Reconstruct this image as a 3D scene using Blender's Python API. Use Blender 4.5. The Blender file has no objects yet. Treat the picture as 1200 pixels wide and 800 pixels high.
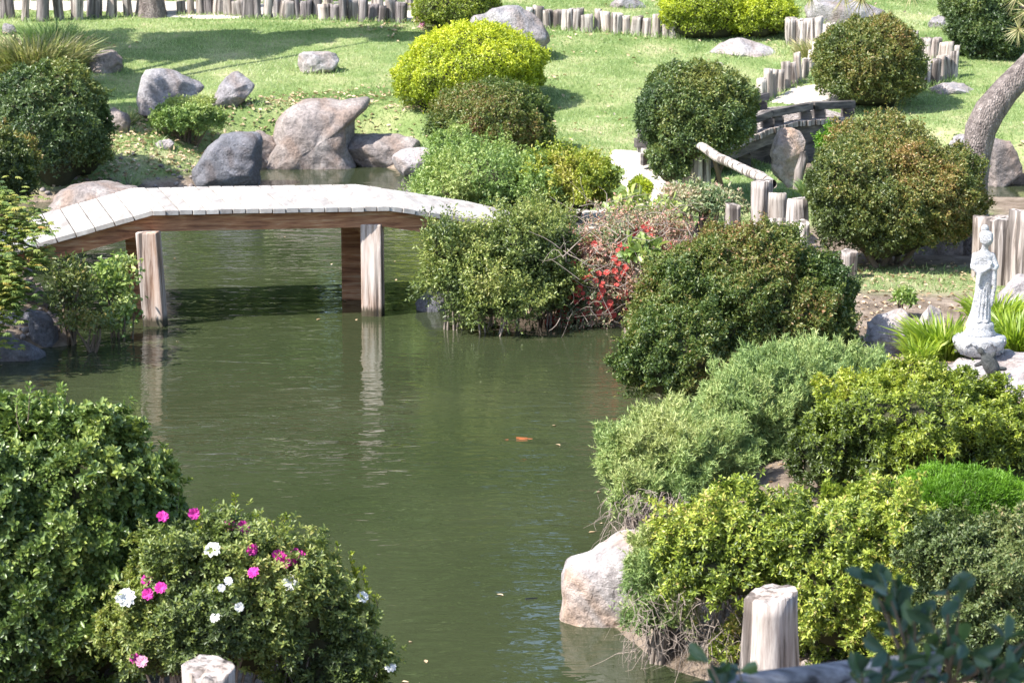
import bpy, bmesh, math, random
import numpy as np
from mathutils import Vector, Matrix

random.seed(7)
RNG = np.random.default_rng(7)
R = math.radians
C = bpy.context.scene.collection
sc = bpy.context.scene

# ------------------------------------------------------------------ camera
CAMH, FPX, PITCH = 4.2, 3000.0, math.atan(600 / 3000)
cam_d = bpy.data.cameras.new('camera')
cam = bpy.data.objects.new('camera', cam_d)
C.objects.link(cam)
cam.location = (0, 0, CAMH)
cam.rotation_euler = (R(90) - PITCH, 0, 0)
cam_d.sensor_width = 36
cam_d.lens = FPX / 1200 * 36
cam_d.clip_start = 0.3
cam_d.clip_end = 900
cam_d.dof.use_dof = True
cam_d.dof.focus_distance = 17.5
cam_d.dof.aperture_fstop = 8.0
sc.camera = cam

# ------------------------------------------------------------------ world and sun
SUN = Vector((-0.60, -0.34, 0.80)).normalized()      # direction to the sun
el = math.asin(SUN.z)
w = bpy.data.worlds.new('World'); sc.world = w; w.use_nodes = True
nt = w.node_tree; nt.nodes.clear()
sky = nt.nodes.new('ShaderNodeTexSky'); sky.sky_type = 'NISHITA'; sky.sun_disc = False
sky.sun_elevation = el; sky.sun_rotation = math.atan2(SUN.x, SUN.y)
bg = nt.nodes.new('ShaderNodeBackground'); bg.inputs[1].default_value = 0.15
out = nt.nodes.new('ShaderNodeOutputWorld')
nt.links.new(sky.outputs[0], bg.inputs[0]); nt.links.new(bg.outputs[0], out.inputs[0])
sd = bpy.data.lights.new('sun', 'SUN'); sd.energy = 4.6; sd.angle = R(0.5); sd.color = (1, .96, .89)
so = bpy.data.objects.new('sun', sd); C.objects.link(so)
so.rotation_euler = SUN.to_track_quat('Z', 'Y').to_euler()
so.location = (-20, -10, 30)
sc.view_settings.view_transform = 'Standard'; sc.view_settings.look = 'None'
sc.view_settings.exposure = 1.3; sc.view_settings.gamma = 1
sc.cycles.max_bounces = 6; sc.cycles.diffuse_bounces = 2; sc.cycles.glossy_bounces = 3
sc.cycles.transmission_bounces = 3; sc.cycles.transparent_max_bounces = 4
sc.cycles.use_denoising = True

# ------------------------------------------------------------------ picture rays
FW = np.array([0, math.cos(PITCH), -math.sin(PITCH)]); UP = np.array([0, math.sin(PITCH), math.cos(PITCH)])
CAM = np.array([0, 0, CAMH])
def ray(px, py):
    return FW + np.array([1, 0, 0]) * (px - 600) / FPX - UP * (py - 400) / FPX
def at(px, py, Y):
    d = ray(px, py); return CAM + d * (Y / d[1])
def atz(px, py, z=0.0):
    d = ray(px, py); return CAM + d * ((z - CAMH) / d[2])
def pxm(Y, py=400):          # pixels per metre at depth Y
    d = ray(600, py); return FPX / (Y / d[1])

# ------------------------------------------------------------------ noise
def waves(seed, freq, k=14):
    r = np.random.default_rng(seed)
    wv = r.normal(size=(k, 3)); wv /= np.linalg.norm(wv, axis=1)[:, None]
    wv *= freq * r.uniform(.6, 1.5, size=(k, 1)); ph = r.uniform(0, 6.28, k)
    def f(p):
        return np.cos(p @ wv.T + ph).sum(1) * (1.41 / math.sqrt(k))
    return f
def sstep(a, b, x):
    t = np.clip((x - a) / (b - a), 0, 1); return t * t * (3 - 2 * t)

# ------------------------------------------------------------------ pond outline and terrain
pond_px = [(-2500, 225), (-400, 225), (60, 240), (150, 228), (230, 221), (300, 197), (420, 194), (480, 203), (505, 225), (520, 262),
           (525, 300), (525, 360), (560, 370), (640, 375), (730, 384), (755, 430), (775, 470), (760, 500),
           (745, 555), (740, 610), (735, 660), (735, 715), (770, 748), (800, 775), (850, 800), (860, 900),
           (850, 1250), (470, 1250), (455, 900), (445, 800), (400, 765), (250, 735), (0, 720), (-700, 700), (-2500, 560),
           (-2500, 430), (-300, 430), (0, 408), (66, 403), (64, 365), (44, 320), (20, 300), (-300, 290), (-2500, 290)]
POND = np.array([atz(x, y)[:2] for x, y in pond_px])
creek_px = [(845, 222), (838, 206), (905, 198), (960, 196), (1060, 206), (1140, 214), (1250, 218), (1700, 214), (1700, 262), (1140, 262), (1010, 250), (940, 232)]
CREEK = np.array([atz(x, y)[:2] for x, y in creek_px])
def sdf(poly, x, y):
    x = np.asarray(x, float); y = np.asarray(y, float)
    best = np.full(x.shape, 1e9); inside = np.zeros(x.shape, bool)
    n = len(poly)
    for i in range(n):
        ax, ay = poly[i]; bx_, by_ = poly[(i + 1) % n]
        ex, ey = bx_ - ax, by_ - ay
        t = np.clip(((x - ax) * ex + (y - ay) * ey) / (ex * ex + ey * ey), 0, 1)
        best = np.minimum(best, (x - ax - t * ex) ** 2 + (y - ay - t * ey) ** 2)
        c = ((ay > y) != (by_ > y)) & (x < (bx_ - ax) * (y - ay) / (by_ - ay + 1e-12) + ax)
        inside ^= c
    d = np.sqrt(best)
    return np.where(inside, -d, d)
_tn = waves(3, 1.1); _tn2 = waves(4, 4.0)
def land(x, y):
    d = np.minimum(sdf(POND, x, y), sdf(CREEK, x, y))
    P = np.stack([x, y, np.zeros_like(x)], -1).reshape(-1, 3)
    nz = _tn(P).reshape(x.shape); nz2 = _tn2(P).reshape(x.shape)
    d = d + .05 * nz2 + .06 * nz
    hill = np.interp(y, [-300, -5, 2, 5, 8, 10.5, 14, 28, 30.5, 33, 38, 41, 46, 62, 100, 400],
                     [2.8, 2.8, 2.5, 1.7, .8, .25, .1, .1, .18, .5, 1.12, 1.24, 1.5, 4, 12, 25])
    right = .24 * sstep(-1.2, .2, x) * sstep(33, 29, y) * sstep(12, 16, y)
    z = .13 * (1 - np.exp(-np.maximum(d, 0) / .10)) + (hill + right + .02 * nz + .008 * nz2) * sstep(0.05, 1.0, d)
    return np.where(d < 0, np.maximum(d * .9, -.7), z)
def gz(x, y): return float(land(np.array([float(x)]), np.array([float(y)]))[0])
def ground(px, py, far=60):
    d = ray(px, py); Ys = np.arange(6, far, .08)
    p = CAM[None] + d[None] * (Ys / d[1])[:, None]
    g = land(p[:, 0], p[:, 1])
    i = int(np.argmax(p[:, 2] <= np.maximum(g, 0)))
    q = p[i].copy(); q[2] = max(g[i], 0); return q

# ------------------------------------------------------------------ node helpers
def mat(name):
    m = bpy.data.materials.new(name); m.use_nodes = True
    n = m.node_tree.nodes; b = n['Principled BSDF']
    return m, m.node_tree, b
def node(t, typ, **kw):
    n = t.nodes.new(typ)
    for k, v in kw.items():
        if k in n.inputs: n.inputs[k].default_value = v
        else: setattr(n, k, v)
    return n
def ramp(t, fac, stops):
    r = t.nodes.new('ShaderNodeValToRGB'); e = r.color_ramp.elements
    while len(e) < len(stops): e.new(.5)
    for el_, (p, c) in zip(e, stops):
        el_.position = p; el_.color = (*c, 1) if len(c) == 3 else c
    t.links.new(fac, r.inputs[0]); return r.outputs[0]
def noise(t, scale, detail=4, rough=.55, vec=None, dist=0):
    n = node(t, 'ShaderNodeTexNoise', Scale=scale, Detail=detail, Roughness=rough, Distortion=dist)
    if vec is not None: t.links.new(vec, n.inputs['Vector'])
    return n.outputs['Fac']
def coords(t, kind='Object', scale=None, loc=None):
    tc = node(t, 'ShaderNodeTexCoord'); o = tc.outputs[kind]
    if scale or loc:
        mp = node(t, 'ShaderNodeMapping')
        if scale: mp.inputs['Scale'].default_value = scale
        t.links.new(o, mp.inputs['Vector']); o = mp.outputs[0]
        if loc: t.links.new(loc, mp.inputs['Location'])
    return o
def mix(t, fac, a, b, mode='MIX'):
    m = t.nodes.new('ShaderNodeMix'); m.data_type = 'RGBA'; m.blend_type = mode
    for s, i in ((fac, 0), (a, 6), (b, 7)):
        if hasattr(s, 'links'): t.links.new(s, m.inputs[i])
        else: m.inputs[i].default_value = s if i == 0 else (*s, 1)
    return m.outputs[2]
def bump(t, b, h, strength=.5, dist=.02):
    n = node(t, 'ShaderNodeBump', Strength=strength, Distance=dist)
    t.links.new(h, n.inputs['Height']); t.links.new(n.outputs[0], b.inputs['Normal']); return n

def leaf_mat(name, stops, rough=.42, trans=.3, tcol=(1.2, 1.3, .75), spec=.5, gain=1.0):
    gain *= {'leaf_dark': 1.75, 'leaf_olive': 1.45, 'leaf_mound': 1.45, 'leaf_azalea': 1.3, 'leaf_juniper': 1.1, 'leaf_cover': .85, 'leaf_background': 2.2, 'leaf_yellow': 1.35, 'leaf_glossy': 1.35, 'leaf_fresh': 1.15}.get(name, 1.0)
    stops = [(p, tuple(min(.75, x * gain + .004) for x in c)) for p, c in stops]
    m, t, b = mat(name)
    a = node(t, 'ShaderNodeAttribute', attribute_name='v')
    c = ramp(t, a.outputs['Fac'], stops)
    t.links.new(c, b.inputs['Base Color'])
    b.inputs['Roughness'].default_value = rough; b.inputs['Specular IOR Level'].default_value = spec
    tr = node(t, 'ShaderNodeBsdfTranslucent')
    t.links.new(mix(t, 1.0, c, tcol, 'MULTIPLY'), tr.inputs['Color'])
    mx = node(t, 'ShaderNodeMixShader', Fac=trans)
    t.links.new(b.outputs[0], mx.inputs[1]); t.links.new(tr.outputs[0], mx.inputs[2])
    t.links.new(mx.outputs[0], t.nodes['Material Output'].inputs[0])
    return m
def G(*c):
    k = len(c); return [(i / (k - 1), x) for i, x in enumerate(c)]
L_ = {
 'dark':   leaf_mat('leaf_dark', G((.022, .040, .016), (.040, .065, .022), (.075, .105, .030), (.13, .135, .035)), .38),
 'olive':  leaf_mat('leaf_olive', G((.035, .050, .014), (.060, .085, .020), (.10, .12, .028), (.17, .15, .04), (.22, .13, .05))),
 'mound':  leaf_mat('leaf_mound', G((.030, .055, .014), (.055, .090, .020), (.095, .125, .026), (.14, .13, .035), (.20, .10, .05))),
 'yellow': leaf_mat('leaf_yellow', G((.09, .12, .012), (.20, .25, .018), (.33, .37, .02), (.46, .46, .03))),
 'ygreen': leaf_mat('leaf_ygreen', G((.06, .09, .016), (.14, .19, .022), (.23, .29, .028), (.35, .39, .045), (.37, .34, .07))),
 'ygold':  leaf_mat('leaf_ygold', G((.07, .105, .02), (.16, .22, .03), (.29, .36, .045), (.43, .47, .08), (.44, .34, .11))),
 'azalea': leaf_mat('leaf_azalea', G((.045, .065, .022), (.085, .12, .034), (.15, .19, .05), (.22, .25, .065), (.26, .25, .08))),
 'pitto':  leaf_mat('leaf_glossy', G((.028, .05, .016), (.055, .092, .024), (.10, .15, .036), (.22, .26, .06)), .36, .2, spec=.5),
 'fresh':  leaf_mat('leaf_fresh', G((.08, .14, .035), (.14, .22, .055), (.22, .30, .08), (.32, .36, .12))),
 'juniper':leaf_mat('leaf_juniper', G((.06, .105, .036), (.12, .19, .062), (.19, .27, .085), (.26, .34, .11), (.33, .36, .13)), .6, .2),
 'cover':  leaf_mat('leaf_cover', G((.045, .075, .022), (.075, .115, .032), (.125, .175, .046), (.20, .23, .07), (.30, .24, .11)), .5, .2),
 'moss':   leaf_mat('leaf_moss', G((.06, .14, .01), (.11, .24, .012), (.18, .34, .02)), .5, .3),
 'maple':  leaf_mat('leaf_maple', G((.06, .11, .03), (.13, .20, .045), (.26, .31, .07), (.42, .38, .09), (.45, .26, .07)), .5, .4),
 'red':    leaf_mat('leaf_mixed_red', G((.10, .16, .07), (.20, .26, .12), (.36, .34, .20), (.46, .34, .26), (.50, .24, .19)), .5, .3),
 'grass':  leaf_mat('blade_grass', G((.13, .21, .06), (.22, .32, .11), (.32, .41, .17), (.48, .50, .29)), .5, .35),
 'iris':   leaf_mat('blade_iris', G((.12, .20, .02), (.24, .34, .03), (.42, .48, .06)), .4, .4),
 'tussock':leaf_mat('blade_tussock', G((.10, .15, .04), (.22, .26, .08), (.40, .36, .18), (.50, .42, .25)), .5, .3),
 'spruce': leaf_mat('leaf_background', G((.022, .038, .014), (.045, .07, .024), (.08, .112, .038), (.12, .155, .055)), .5, .3),
 'shadeleaf': leaf_mat('leaf_broad', G((.03, .07, .05), (.05, .10, .06), (.08, .15, .05)), .35, .25),
 'litter': leaf_mat('dry_leaf', G((.30, .20, .11), (.48, .36, .22), (.62, .50, .36)), .7, .1, (1, .9, .7)),
}
def plain(name, col, rough=.7, trans=0.0, spec=.3):
    m, t, b = mat(name)
    f = noise(t, 40, 3)
    c = ramp(t, f, [(.3, tuple(x * .8 for x in col)), (.7, tuple(min(1, x * 1.12) for x in col))])
    t.links.new(c, b.inputs['Base Color']); b.inputs['Roughness'].default_value = rough
    b.inputs['Specular IOR Level'].default_value = spec
    if trans:
        tr = node(t, 'ShaderNodeBsdfTranslucent'); t.links.new(c, tr.inputs['Color'])
        mx = node(t, 'ShaderNodeMixShader', Fac=trans)
        t.links.new(b.outputs[0], mx.inputs[1]); t.links.new(tr.outputs[0], mx.inputs[2])
        t.links.new(mx.outputs[0], t.nodes['Material Output'].inputs[0])
    return m
M_core = plain('dark_twig_core', (.045, .045, .022), .95)  # dark twig and dead-leaf brown for the light-blocking shrub core
M_stem = plain('stem_bark', (.16, .12, .085), .9)
M_dead = plain('dead_twig', (.27, .22, .185), .9)
M_pink = plain('petal_magenta', (.72, .06, .42), .5, .35)
M_blush = plain('petal_blush', (.80, .42, .58), .5, .35)
M_white = plain('petal_white', (.85, .85, .84), .5, .3)
M_red = plain('petal_red', (.62, .11, .09), .5, .3)

def wood_mat(name, cols, scale=(28, 28, 2.2), bs=.5, cr_=.75):
    m, t, b = mat(name)
    oi = node(t, 'ShaderNodeObjectInfo'); cm = node(t, 'ShaderNodeCombineXYZ')
    mul = node(t, 'ShaderNodeMath', operation='MULTIPLY'); mul.inputs[1].default_value = 37
    t.links.new(oi.outputs['Random'], mul.inputs[0])
    for i in range(3): t.links.new(mul.outputs[0], cm.inputs[i])
    v = coords(t, 'Object', scale, cm.outputs[0]); v2 = coords(t, 'Object', (5, 5, 1.5), cm.outputs[0])
    g = noise(t, 1.0, 6, .65, v, .3); big = noise(t, 1.0, 3, .5, v2)
    c = ramp(t, g, [(.36, cols[0]), (.45, cols[1]), (.55, cols[2]), (.66, cols[3])])
    c2 = mix(t, ramp(t, big, [(.45, (0, 0, 0)), (.75, (.55, .55, .55))]), c, cols[4])
    hs = node(t, 'ShaderNodeHueSaturation'); t.links.new(c2, hs.inputs['Color'])
    mr = node(t, 'ShaderNodeMapRange'); mr.inputs[3].default_value = .72; mr.inputs[4].default_value = 1.15
    t.links.new(oi.outputs['Random'], mr.inputs[0]); t.links.new(mr.outputs[0], hs.inputs['Value'])
    t.links.new(hs.outputs[0], b.inputs['Base Color']); b.inputs['Roughness'].default_value = .85
    cv = coords(t, 'Object', (scale[0] * .55, scale[1] * .55, scale[2] * .35), cm.outputs[0]); cg = noise(t, 1.0, 2, .4, cv, .2)
    crack = ramp(t, cg, [(.40, (.12, .1, .09)), (.455, (1, 1, 1))])
    t.links.new(mix(t, cr_, hs.outputs[0], crack, 'MULTIPLY'), b.inputs['Base Color'])
    bump(t, b, mix(t, .5, g, crack), bs, .02); return m
M_log = wood_mat('weathered_log', [(.08, .068, .06), (.25, .215, .195), (.37, .325, .30), (.50, .45, .41), (.22, .155, .115)])
M_pale = wood_mat('bleached_log', [(.08, .068, .06), (.32, .28, .25), (.45, .40, .36), (.57, .52, .47), (.27, .20, .155)])
M_darklog = wood_mat('grey_log', [(.06, .05, .05), (.15, .13, .13), (.23, .20, .20), (.33, .29, .28), (.10, .08, .08)])
M_brown = wood_mat('brown_beam', [(.20, .08, .04), (.42, .18, .085), (.56, .27, .13), (.68, .44, .27), (.34, .16, .09)], (3, 3, 30), .5, .2)
M_post = wood_mat('post_timber', [(.10, .07, .06), (.36, .29, .25), (.52, .45, .41), (.64, .57, .52), (.42, .22, .12)], (20, 20, 1.4), .5, .9)
M_deck = wood_mat('deck_board', [(.30, .27, .25), (.42, .385, .36), (.50, .47, .44), (.58, .55, .52), (.38, .33, .29)], (9, 2, 9), .2, 0.0)
M_beam2 = wood_mat('dark_beam', [(.035, .03, .03), (.08, .068, .065), (.125, .108, .10), (.20, .175, .16), (.06, .05, .045)], (4, 4, 22), .4)
M_rail = wood_mat('rail_wood', [(.04, .04, .045), (.12, .12, .135), (.19, .19, .21), (.28, .28, .30), (.08, .075, .08)], (2.5, 30, 30), .4)

def extra_tone(m, kind):
    t = m.node_tree; b = t.nodes['Principled BSDF']; src = b.inputs['Base Color'].links[0].from_socket
    if kind == 'plank':
        a = node(t, 'ShaderNodeAttribute', attribute_name='tone'); f = ramp(t, a.outputs['Fac'], [(0, (.86, .86, .87)), (1, (1.22, 1.21, 1.2))])
    else:       # algae and damp just above the water
        sp = node(t, 'ShaderNodeSeparateXYZ'); t.links.new(coords(t, 'Object'), sp.inputs[0]); ad = node(t, 'ShaderNodeMath', operation='ADD')
        ns = node(t, 'ShaderNodeMath', operation='MULTIPLY'); t.links.new(noise(t, 22, 3), ns.inputs[0]); ns.inputs[1].default_value = -.10
        t.links.new(sp.outputs[2], ad.inputs[0]); t.links.new(ns.outputs[0], ad.inputs[1]); f = ramp(t, ad.outputs[0], [(0, (.16, .17, .12)), (.05, (1, 1, 1))])
    t.links.new(mix(t, 1.0, src, f, 'MULTIPLY'), b.inputs['Base Color'])
extra_tone(M_deck, 'plank'); extra_tone(M_post, 'damp')
def rock_mat(name, a, b_, c_, stain, scale=3.0, moss=0.0):
    m, t, b = mat(name)
    v = coords(t, 'Object')
    n1 = noise(t, scale, 8, .62, v, .4); n2 = noise(t, scale * .55, 4, .5, v, 1.0); n3 = noise(t, scale * 9, 6, .7, v)
    c = ramp(t, n1, [(.30, a), (.50, b_), (.70, c_)])
    c = mix(t, ramp(t, n2, [(.44, (0, 0, 0)), (.58, (.85, .85, .85))]), c, stain)
    c = mix(t, .8, c, ramp(t, n3, [(.3, (.35, .35, .35)), (.58, (1.1, 1.1, 1.1))]), 'MULTIPLY')
    t.links.new(c, b.inputs['Base Color']); b.inputs['Roughness'].default_value = .88
    vo = node(t, 'ShaderNodeTexVoronoi', Scale=scale * 1.6, feature='DISTANCE_TO_EDGE')
    t.links.new(v, vo.inputs['Vector'])
    cr = ramp(t, vo.outputs['Distance'], [(0, (0, 0, 0)), (.03, (1, 1, 1))])
    h = mix(t, .35, n1, n3); h = mix(t, .03, h, cr)
    bump(t, b, h, 1.0, .08); return m
M_rk = {
 'grey': rock_mat('rock_grey', (.17, .16, .17), (.29, .27, .28), (.42, .40, .40), (.24, .19, .17)),
 'rust': rock_mat('rock_rust', (.16, .135, .125), (.27, .23, .215), (.41, .365, .34), (.25, .18, .145), 2.6),
 'dark': rock_mat('rock_dark', (.09, .09, .105), (.16, .16, .18), (.26, .25, .275), (.13, .11, .11), 4.0),
 'pale': rock_mat('rock_pale', (.25, .22, .22), (.38, .35, .35), (.52, .48, .47), (.34, .27, .24), 3.0),
 'ochre': rock_mat('rock_ochre', (.26, .22, .21), (.42, .38, .37), (.56, .52, .50), (.42, .27, .18), 2.6),
}

# ------------------------------------------------------------------ mesh helpers
def tags(o, label=None, cat=None, group=None, kind=None):
    if label: o['label'] = label
    if cat: o['category'] = cat
    if group: o['group'] = group
    if kind: o['kind'] = kind
    return o
def empty(name, loc, label, cat, group=None):
    o = bpy.data.objects.new(name, None); C.objects.link(o); o.location = Vector(loc)
    o.empty_display_size = .1
    return tags(o, label, cat, group)
def link(name, me, parent=None):
    o = bpy.data.objects.new(name, me); C.objects.link(o)
    if parent: o.parent = parent
    return o
def np_mesh(name, V, faces, sizes, material, v=None, smooth=False):
    me = bpy.data.meshes.new(name)
    me.vertices.add(len(V)); me.vertices.foreach_set('co', np.ascontiguousarray(V, np.float32).ravel())
    me.loops.add(len(faces)); me.loops.foreach_set('vertex_index', np.asarray(faces, np.int32))
    starts = np.concatenate([[0], np.cumsum(sizes)[:-1]]).astype(np.int32)
    me.polygons.add(len(sizes)); me.polygons.foreach_set('loop_start', starts)
    me.polygons.foreach_set('loop_total', np.asarray(sizes, np.int32))
    if smooth: me.polygons.foreach_set('use_smooth', np.ones(len(sizes), bool))
    me.update(calc_edges=True)
    if v is not None:
        a = me.attributes.new('v', 'FLOAT', 'FACE'); a.data.foreach_set('value', np.asarray(v, np.float32))
    if material: me.materials.append(material)
    return me
def nrm(a): return a / (np.linalg.norm(a, axis=-1, keepdims=True) + 1e-9)

def leaves_mesh(name, P, A, N, L, W, v, material, kind='rhomb', fold=.18):
    """leaf faces: P base points, A leaf axis, N leaf normal"""
    n = len(P); A = nrm(A); S = nrm(np.cross(A, N)); N = np.cross(S, A)
    L = np.broadcast_to(L, (n,))[:, None]; W = np.broadcast_to(W, (n,))[:, None]
    if kind == 'rhomb':
        base = P; tip = P + A * L - N * L * .12
        mid = P + A * L * .5 + N * W * fold
        V = np.stack([base, mid + S * W * .5, tip, mid - S * W * .5], 1).reshape(-1, 3)
        i = np.arange(n)[:, None] * 4
        F = (i + np.array([0, 1, 2, 0, 2, 3])).ravel(); sz = np.full(2 * n, 3); vv = np.repeat(v, 2)
    elif kind == 'leaf':
        base = P; tip = P + A * L - N * L * .16
        a1 = P + A * L * .42 + N * W * fold; a2 = P + A * L * .78 + N * W * fold * .6
        V = np.stack([base, a1 + S * W * .42, a2 + S * W * .40, tip, a2 - S * W * .40, a1 - S * W * .42], 1).reshape(-1, 3)
        i = np.arange(n)[:, None] * 6
        F = (i + np.array([0, 1, 2, 3, 0, 3, 4, 5])).ravel(); sz = np.full(2 * n, 4); vv = np.repeat(v, 2)
    elif kind == 'blade':
        mid = P + A * L * .55; g = np.array([[0, 0, -1.0]])
        tip = P + A * L + g * L * .22
        V = np.stack([P + S * W * .5, P - S * W * .5, mid - S * W * .42, mid + S * W * .42, tip], 1).reshape(-1, 3)
        i = np.arange(n)[:, None] * 5
        F = (i + np.array([0, 1, 2, 3, 3, 2, 4])).ravel(); sz = np.tile([4, 3], n); vv = np.repeat(v, 2)
    elif kind == 'needle':
        V = np.stack([P + S * W * .5, P - S * W * .5, P + A * L], 1).reshape(-1, 3)
        F = np.arange(3 * n); sz = np.full(n, 3); vv = v
    return np_mesh(name, V, F, sz, material, vv)

def tubes_mesh(name, paths, material, sides=6):
    """paths: list of (points Nx3, radii N)"""
    Vs, Fs = [], []; off = 0; sz = 0
    for pts, rad in paths:
        pts = np.asarray(pts, float); k = len(pts)
        T = nrm(np.gradient(pts, axis=0)); ref = np.array([.3, .9, .2]) if abs(T[0][2]) > .8 else np.array([0, 0, 1.0])
        U = nrm(np.cross(T, ref)); W_ = np.cross(T, U)
        an = np.linspace(0, 2 * math.pi, sides, endpoint=False)
        ring = pts[:, None] + (U[:, None] * np.cos(an)[None, :, None] + W_[:, None] * np.sin(an)[None, :, None]) * np.asarray(rad)[:, None, None]
        Vs.append(ring.reshape(-1, 3))
        i, j = np.meshgrid(np.arange(k - 1), np.arange(sides), indexing='ij'); j2 = (j + 1) % sides
        Fs.append((off + np.stack([i * sides + j, i * sides + j2, (i + 1) * sides + j2, (i + 1) * sides + j], -1)).reshape(-1)); sz += (k - 1) * sides
        off += k * sides
    return np_mesh(name, np.concatenate(Vs), np.concatenate(Fs), np.full(sz, 4), material, smooth=True)

def ico(sub):
    bm = bmesh.new(); bmesh.ops.create_icosphere(bm, subdivisions=sub, radius=1)
    V = np.array([v.co[:] for v in bm.verts]); F = np.array([[v.index for v in f.verts] for f in bm.faces]); bm.free()
    return V, F
ICO3 = ico(4); ICO2 = ico(3)

def bm_obj(name, bm, material, parent=None, smooth=False, bevel=0):
    if bevel: bmesh.ops.bevel(bm, geom=bm.edges[:], offset=bevel, segments=2, affect='EDGES', profile=.6)
    me = bpy.data.meshes.new(name); bm.to_mesh(me); bm.free(); me.materials.append(material)
    if smooth:
        for p in me.polygons: p.use_smooth = True
    return link(name, me, parent)
def prism(bm, a, b, wv, hv, tone=None):
    """a beam from a to b; wv, hv = full cross vectors, a/b at the centre"""
    a, b, wv, hv = map(Vector, (a, b, wv, hv)); vs = []
    for p in (a, b):
        for s, t_ in ((-1, -1), (1, -1), (1, 1), (-1, 1)):
            vs.append(bm.verts.new(p + wv * .5 * s + hv * .5 * t_))
    for f in ((0, 1, 2, 3), (7, 6, 5, 4), (0, 4, 5, 1), (1, 5, 6, 2), (2, 6, 7, 3), (3, 7, 4, 0)):
        fc = bm.faces.new([vs[i] for i in f])
        if tone is not None: fc[tone[0]] = tone[1]

# ------------------------------------------------------------------ ground, water, path
def axis(lo, a, b, hi, step, k=26):
    mid = np.arange(a, b, step); g = np.geomspace(step, 1, k)
    return np.concatenate([a - (a - lo) * np.geomspace(.004, 1, k)[::-1], mid, b + (hi - b) * np.geomspace(.004, 1, k)])
gx = axis(-300, -9, 9, 300, .09); gy = axis(-60, 9, 47, 400, .09)
X, Yg = np.meshgrid(gx, gy); Z = land(X, Yg)
nxg, nyg = len(gx), len(gy)
V = np.stack([X, Yg, Z], -1).reshape(-1, 3)
i, j = np.meshgrid(np.arange(nyg - 1), np.arange(nxg - 1), indexing='ij')
F = np.stack([i * nxg + j, i * nxg + j + 1, (i + 1) * nxg + j + 1, (i + 1) * nxg + j], -1).reshape(-1)
def lawn_mask(x, y):
    P = np.stack([x, y, 0 * x], -1).reshape(-1, 3)
    nz = (_tn2(P) * .25 + _tn(P) * .3).reshape(x.shape)
    far = sstep(29.6, 30.3, y + nz * .5)
    leftn = sstep(-2.8, -3.4, x + nz * .3) * sstep(28.2, 28.8, y + .3 * nz)
    midp = sstep(.05, .3, x) * sstep(24.0, 24.6, y + .5 * nz) * sstep(5, 4.4, x)
    stat = sstep(2.6, 3.0, x) * sstep(20.3, 20.8, y) * sstep(22.0, 21.6, y)
    side = sstep(.3, .8, x - .2 * y + nz * .3) * sstep(11, 12, y)
    m = np.maximum(np.maximum(np.maximum(far, side), leftn), np.maximum(midp, stat * .8))
    d = np.minimum(sdf(POND, x, y), sdf(CREEK, x, y))
    return m * sstep(.1, .35, d + nz * .15)
mask = lawn_mask(X, Yg).reshape(-1)
# mud and stones
gm, t, b = mat('ground_soil_and_lawn')
at_ = node(t, 'ShaderNodeAttribute', attribute_name='lawn')
gv = coords(t, 'Object')
soil = ramp(t, noise(t, 5, 8, .7, gv), [(.3, (.10, .075, .055)), (.5, (.22, .17, .13)), (.7, (.36, .29, .23))])
gr = ramp(t, noise(t, 1.1, 6, .65, gv), [(.30, (.12, .18, .06)), (.46, (.20, .26, .10)), (.58, (.32, .34, .17)), (.72, (.46, .41, .27))])
gr = mix(t, .6, gr, ramp(t, noise(t, 22, 5, .7, gv), [(.3, (.45, .5, .4)), (.6, (1.1, 1.1, 1.0))]), 'MULTIPLY')
t.links.new(mix(t, at_.outputs['Fac'], soil, gr), b.inputs['Base Color']); b.inputs['Roughness'].default_value = .95
b.inputs['Specular IOR Level'].default_value = .1
bump(t, b, noise(t, 14, 8, .7, gv), .8, .06)
gme = np_mesh('ground', V, F, np.full(len(F) // 4, 4), gm, smooth=True)
la = gme.attributes.new('lawn', 'FLOAT', 'POINT'); la.data.foreach_set('value', mask.astype(np.float32))
tags(link('ground', gme), kind='structure')

wm, t, b = mat('pond_water')
v1 = coords(t, 'Object', (1.0, 2.2, 1)); v2 = coords(t, 'Object', (2.4, 5.0, 1))
n1 = noise(t, 1.3, 2, .45, v1, .8); n2 = noise(t, 1.7, 2, .5, v2, 1.0); nbig = noise(t, .25, 2, .5, coords(t, 'Object'))
amp = ramp(t, nbig, [(.35, (.25, .25, .25)), (.65, (1, 1, 1))])
hh = mix(t, .35, n1, n2)
vd = node(t, 'ShaderNodeVectorMath', operation='DISTANCE'); vd.inputs[1].default_value = (-.55, 16.9 * .9, 0)
t.links.new(coords(t, 'Object', (.5, .9, 1)), vd.inputs[0])
gust = ramp(t, vd.outputs['Value'], [(.0, (1.6, 1.6, 1.6)), (.95, (0, 0, 0))])      # a gust ruffles the middle of the pond
am2 = mix(t, 1.0, amp, gust, 'ADD')
mm = node(t, 'ShaderNodeMath', operation='MULTIPLY'); t.links.new(hh, mm.inputs[0]); t.links.new(am2, mm.inputs[1])
bump(t, b, mm.outputs[0], 1.0, .022)
cc = ramp(t, noise(t, .5, 3, .5, coords(t, 'Object')), [(.3, (.028, .037, .016)), (.7, (.038, .046, .022))])
t.links.new(cc, b.inputs['Base Color']); b.inputs['Roughness'].default_value = .015; b.inputs['IOR'].default_value = 1.33
WX, WY = np.meshgrid(np.array([-60, 60.]), np.array([4, 41.])); WV = np.stack([WX, WY, WX * 0], -1).reshape(-1, 3)
tags(link('water', np_mesh('water', WV, [0, 1, 3, 2], [4], wm)), kind='structure')

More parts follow.
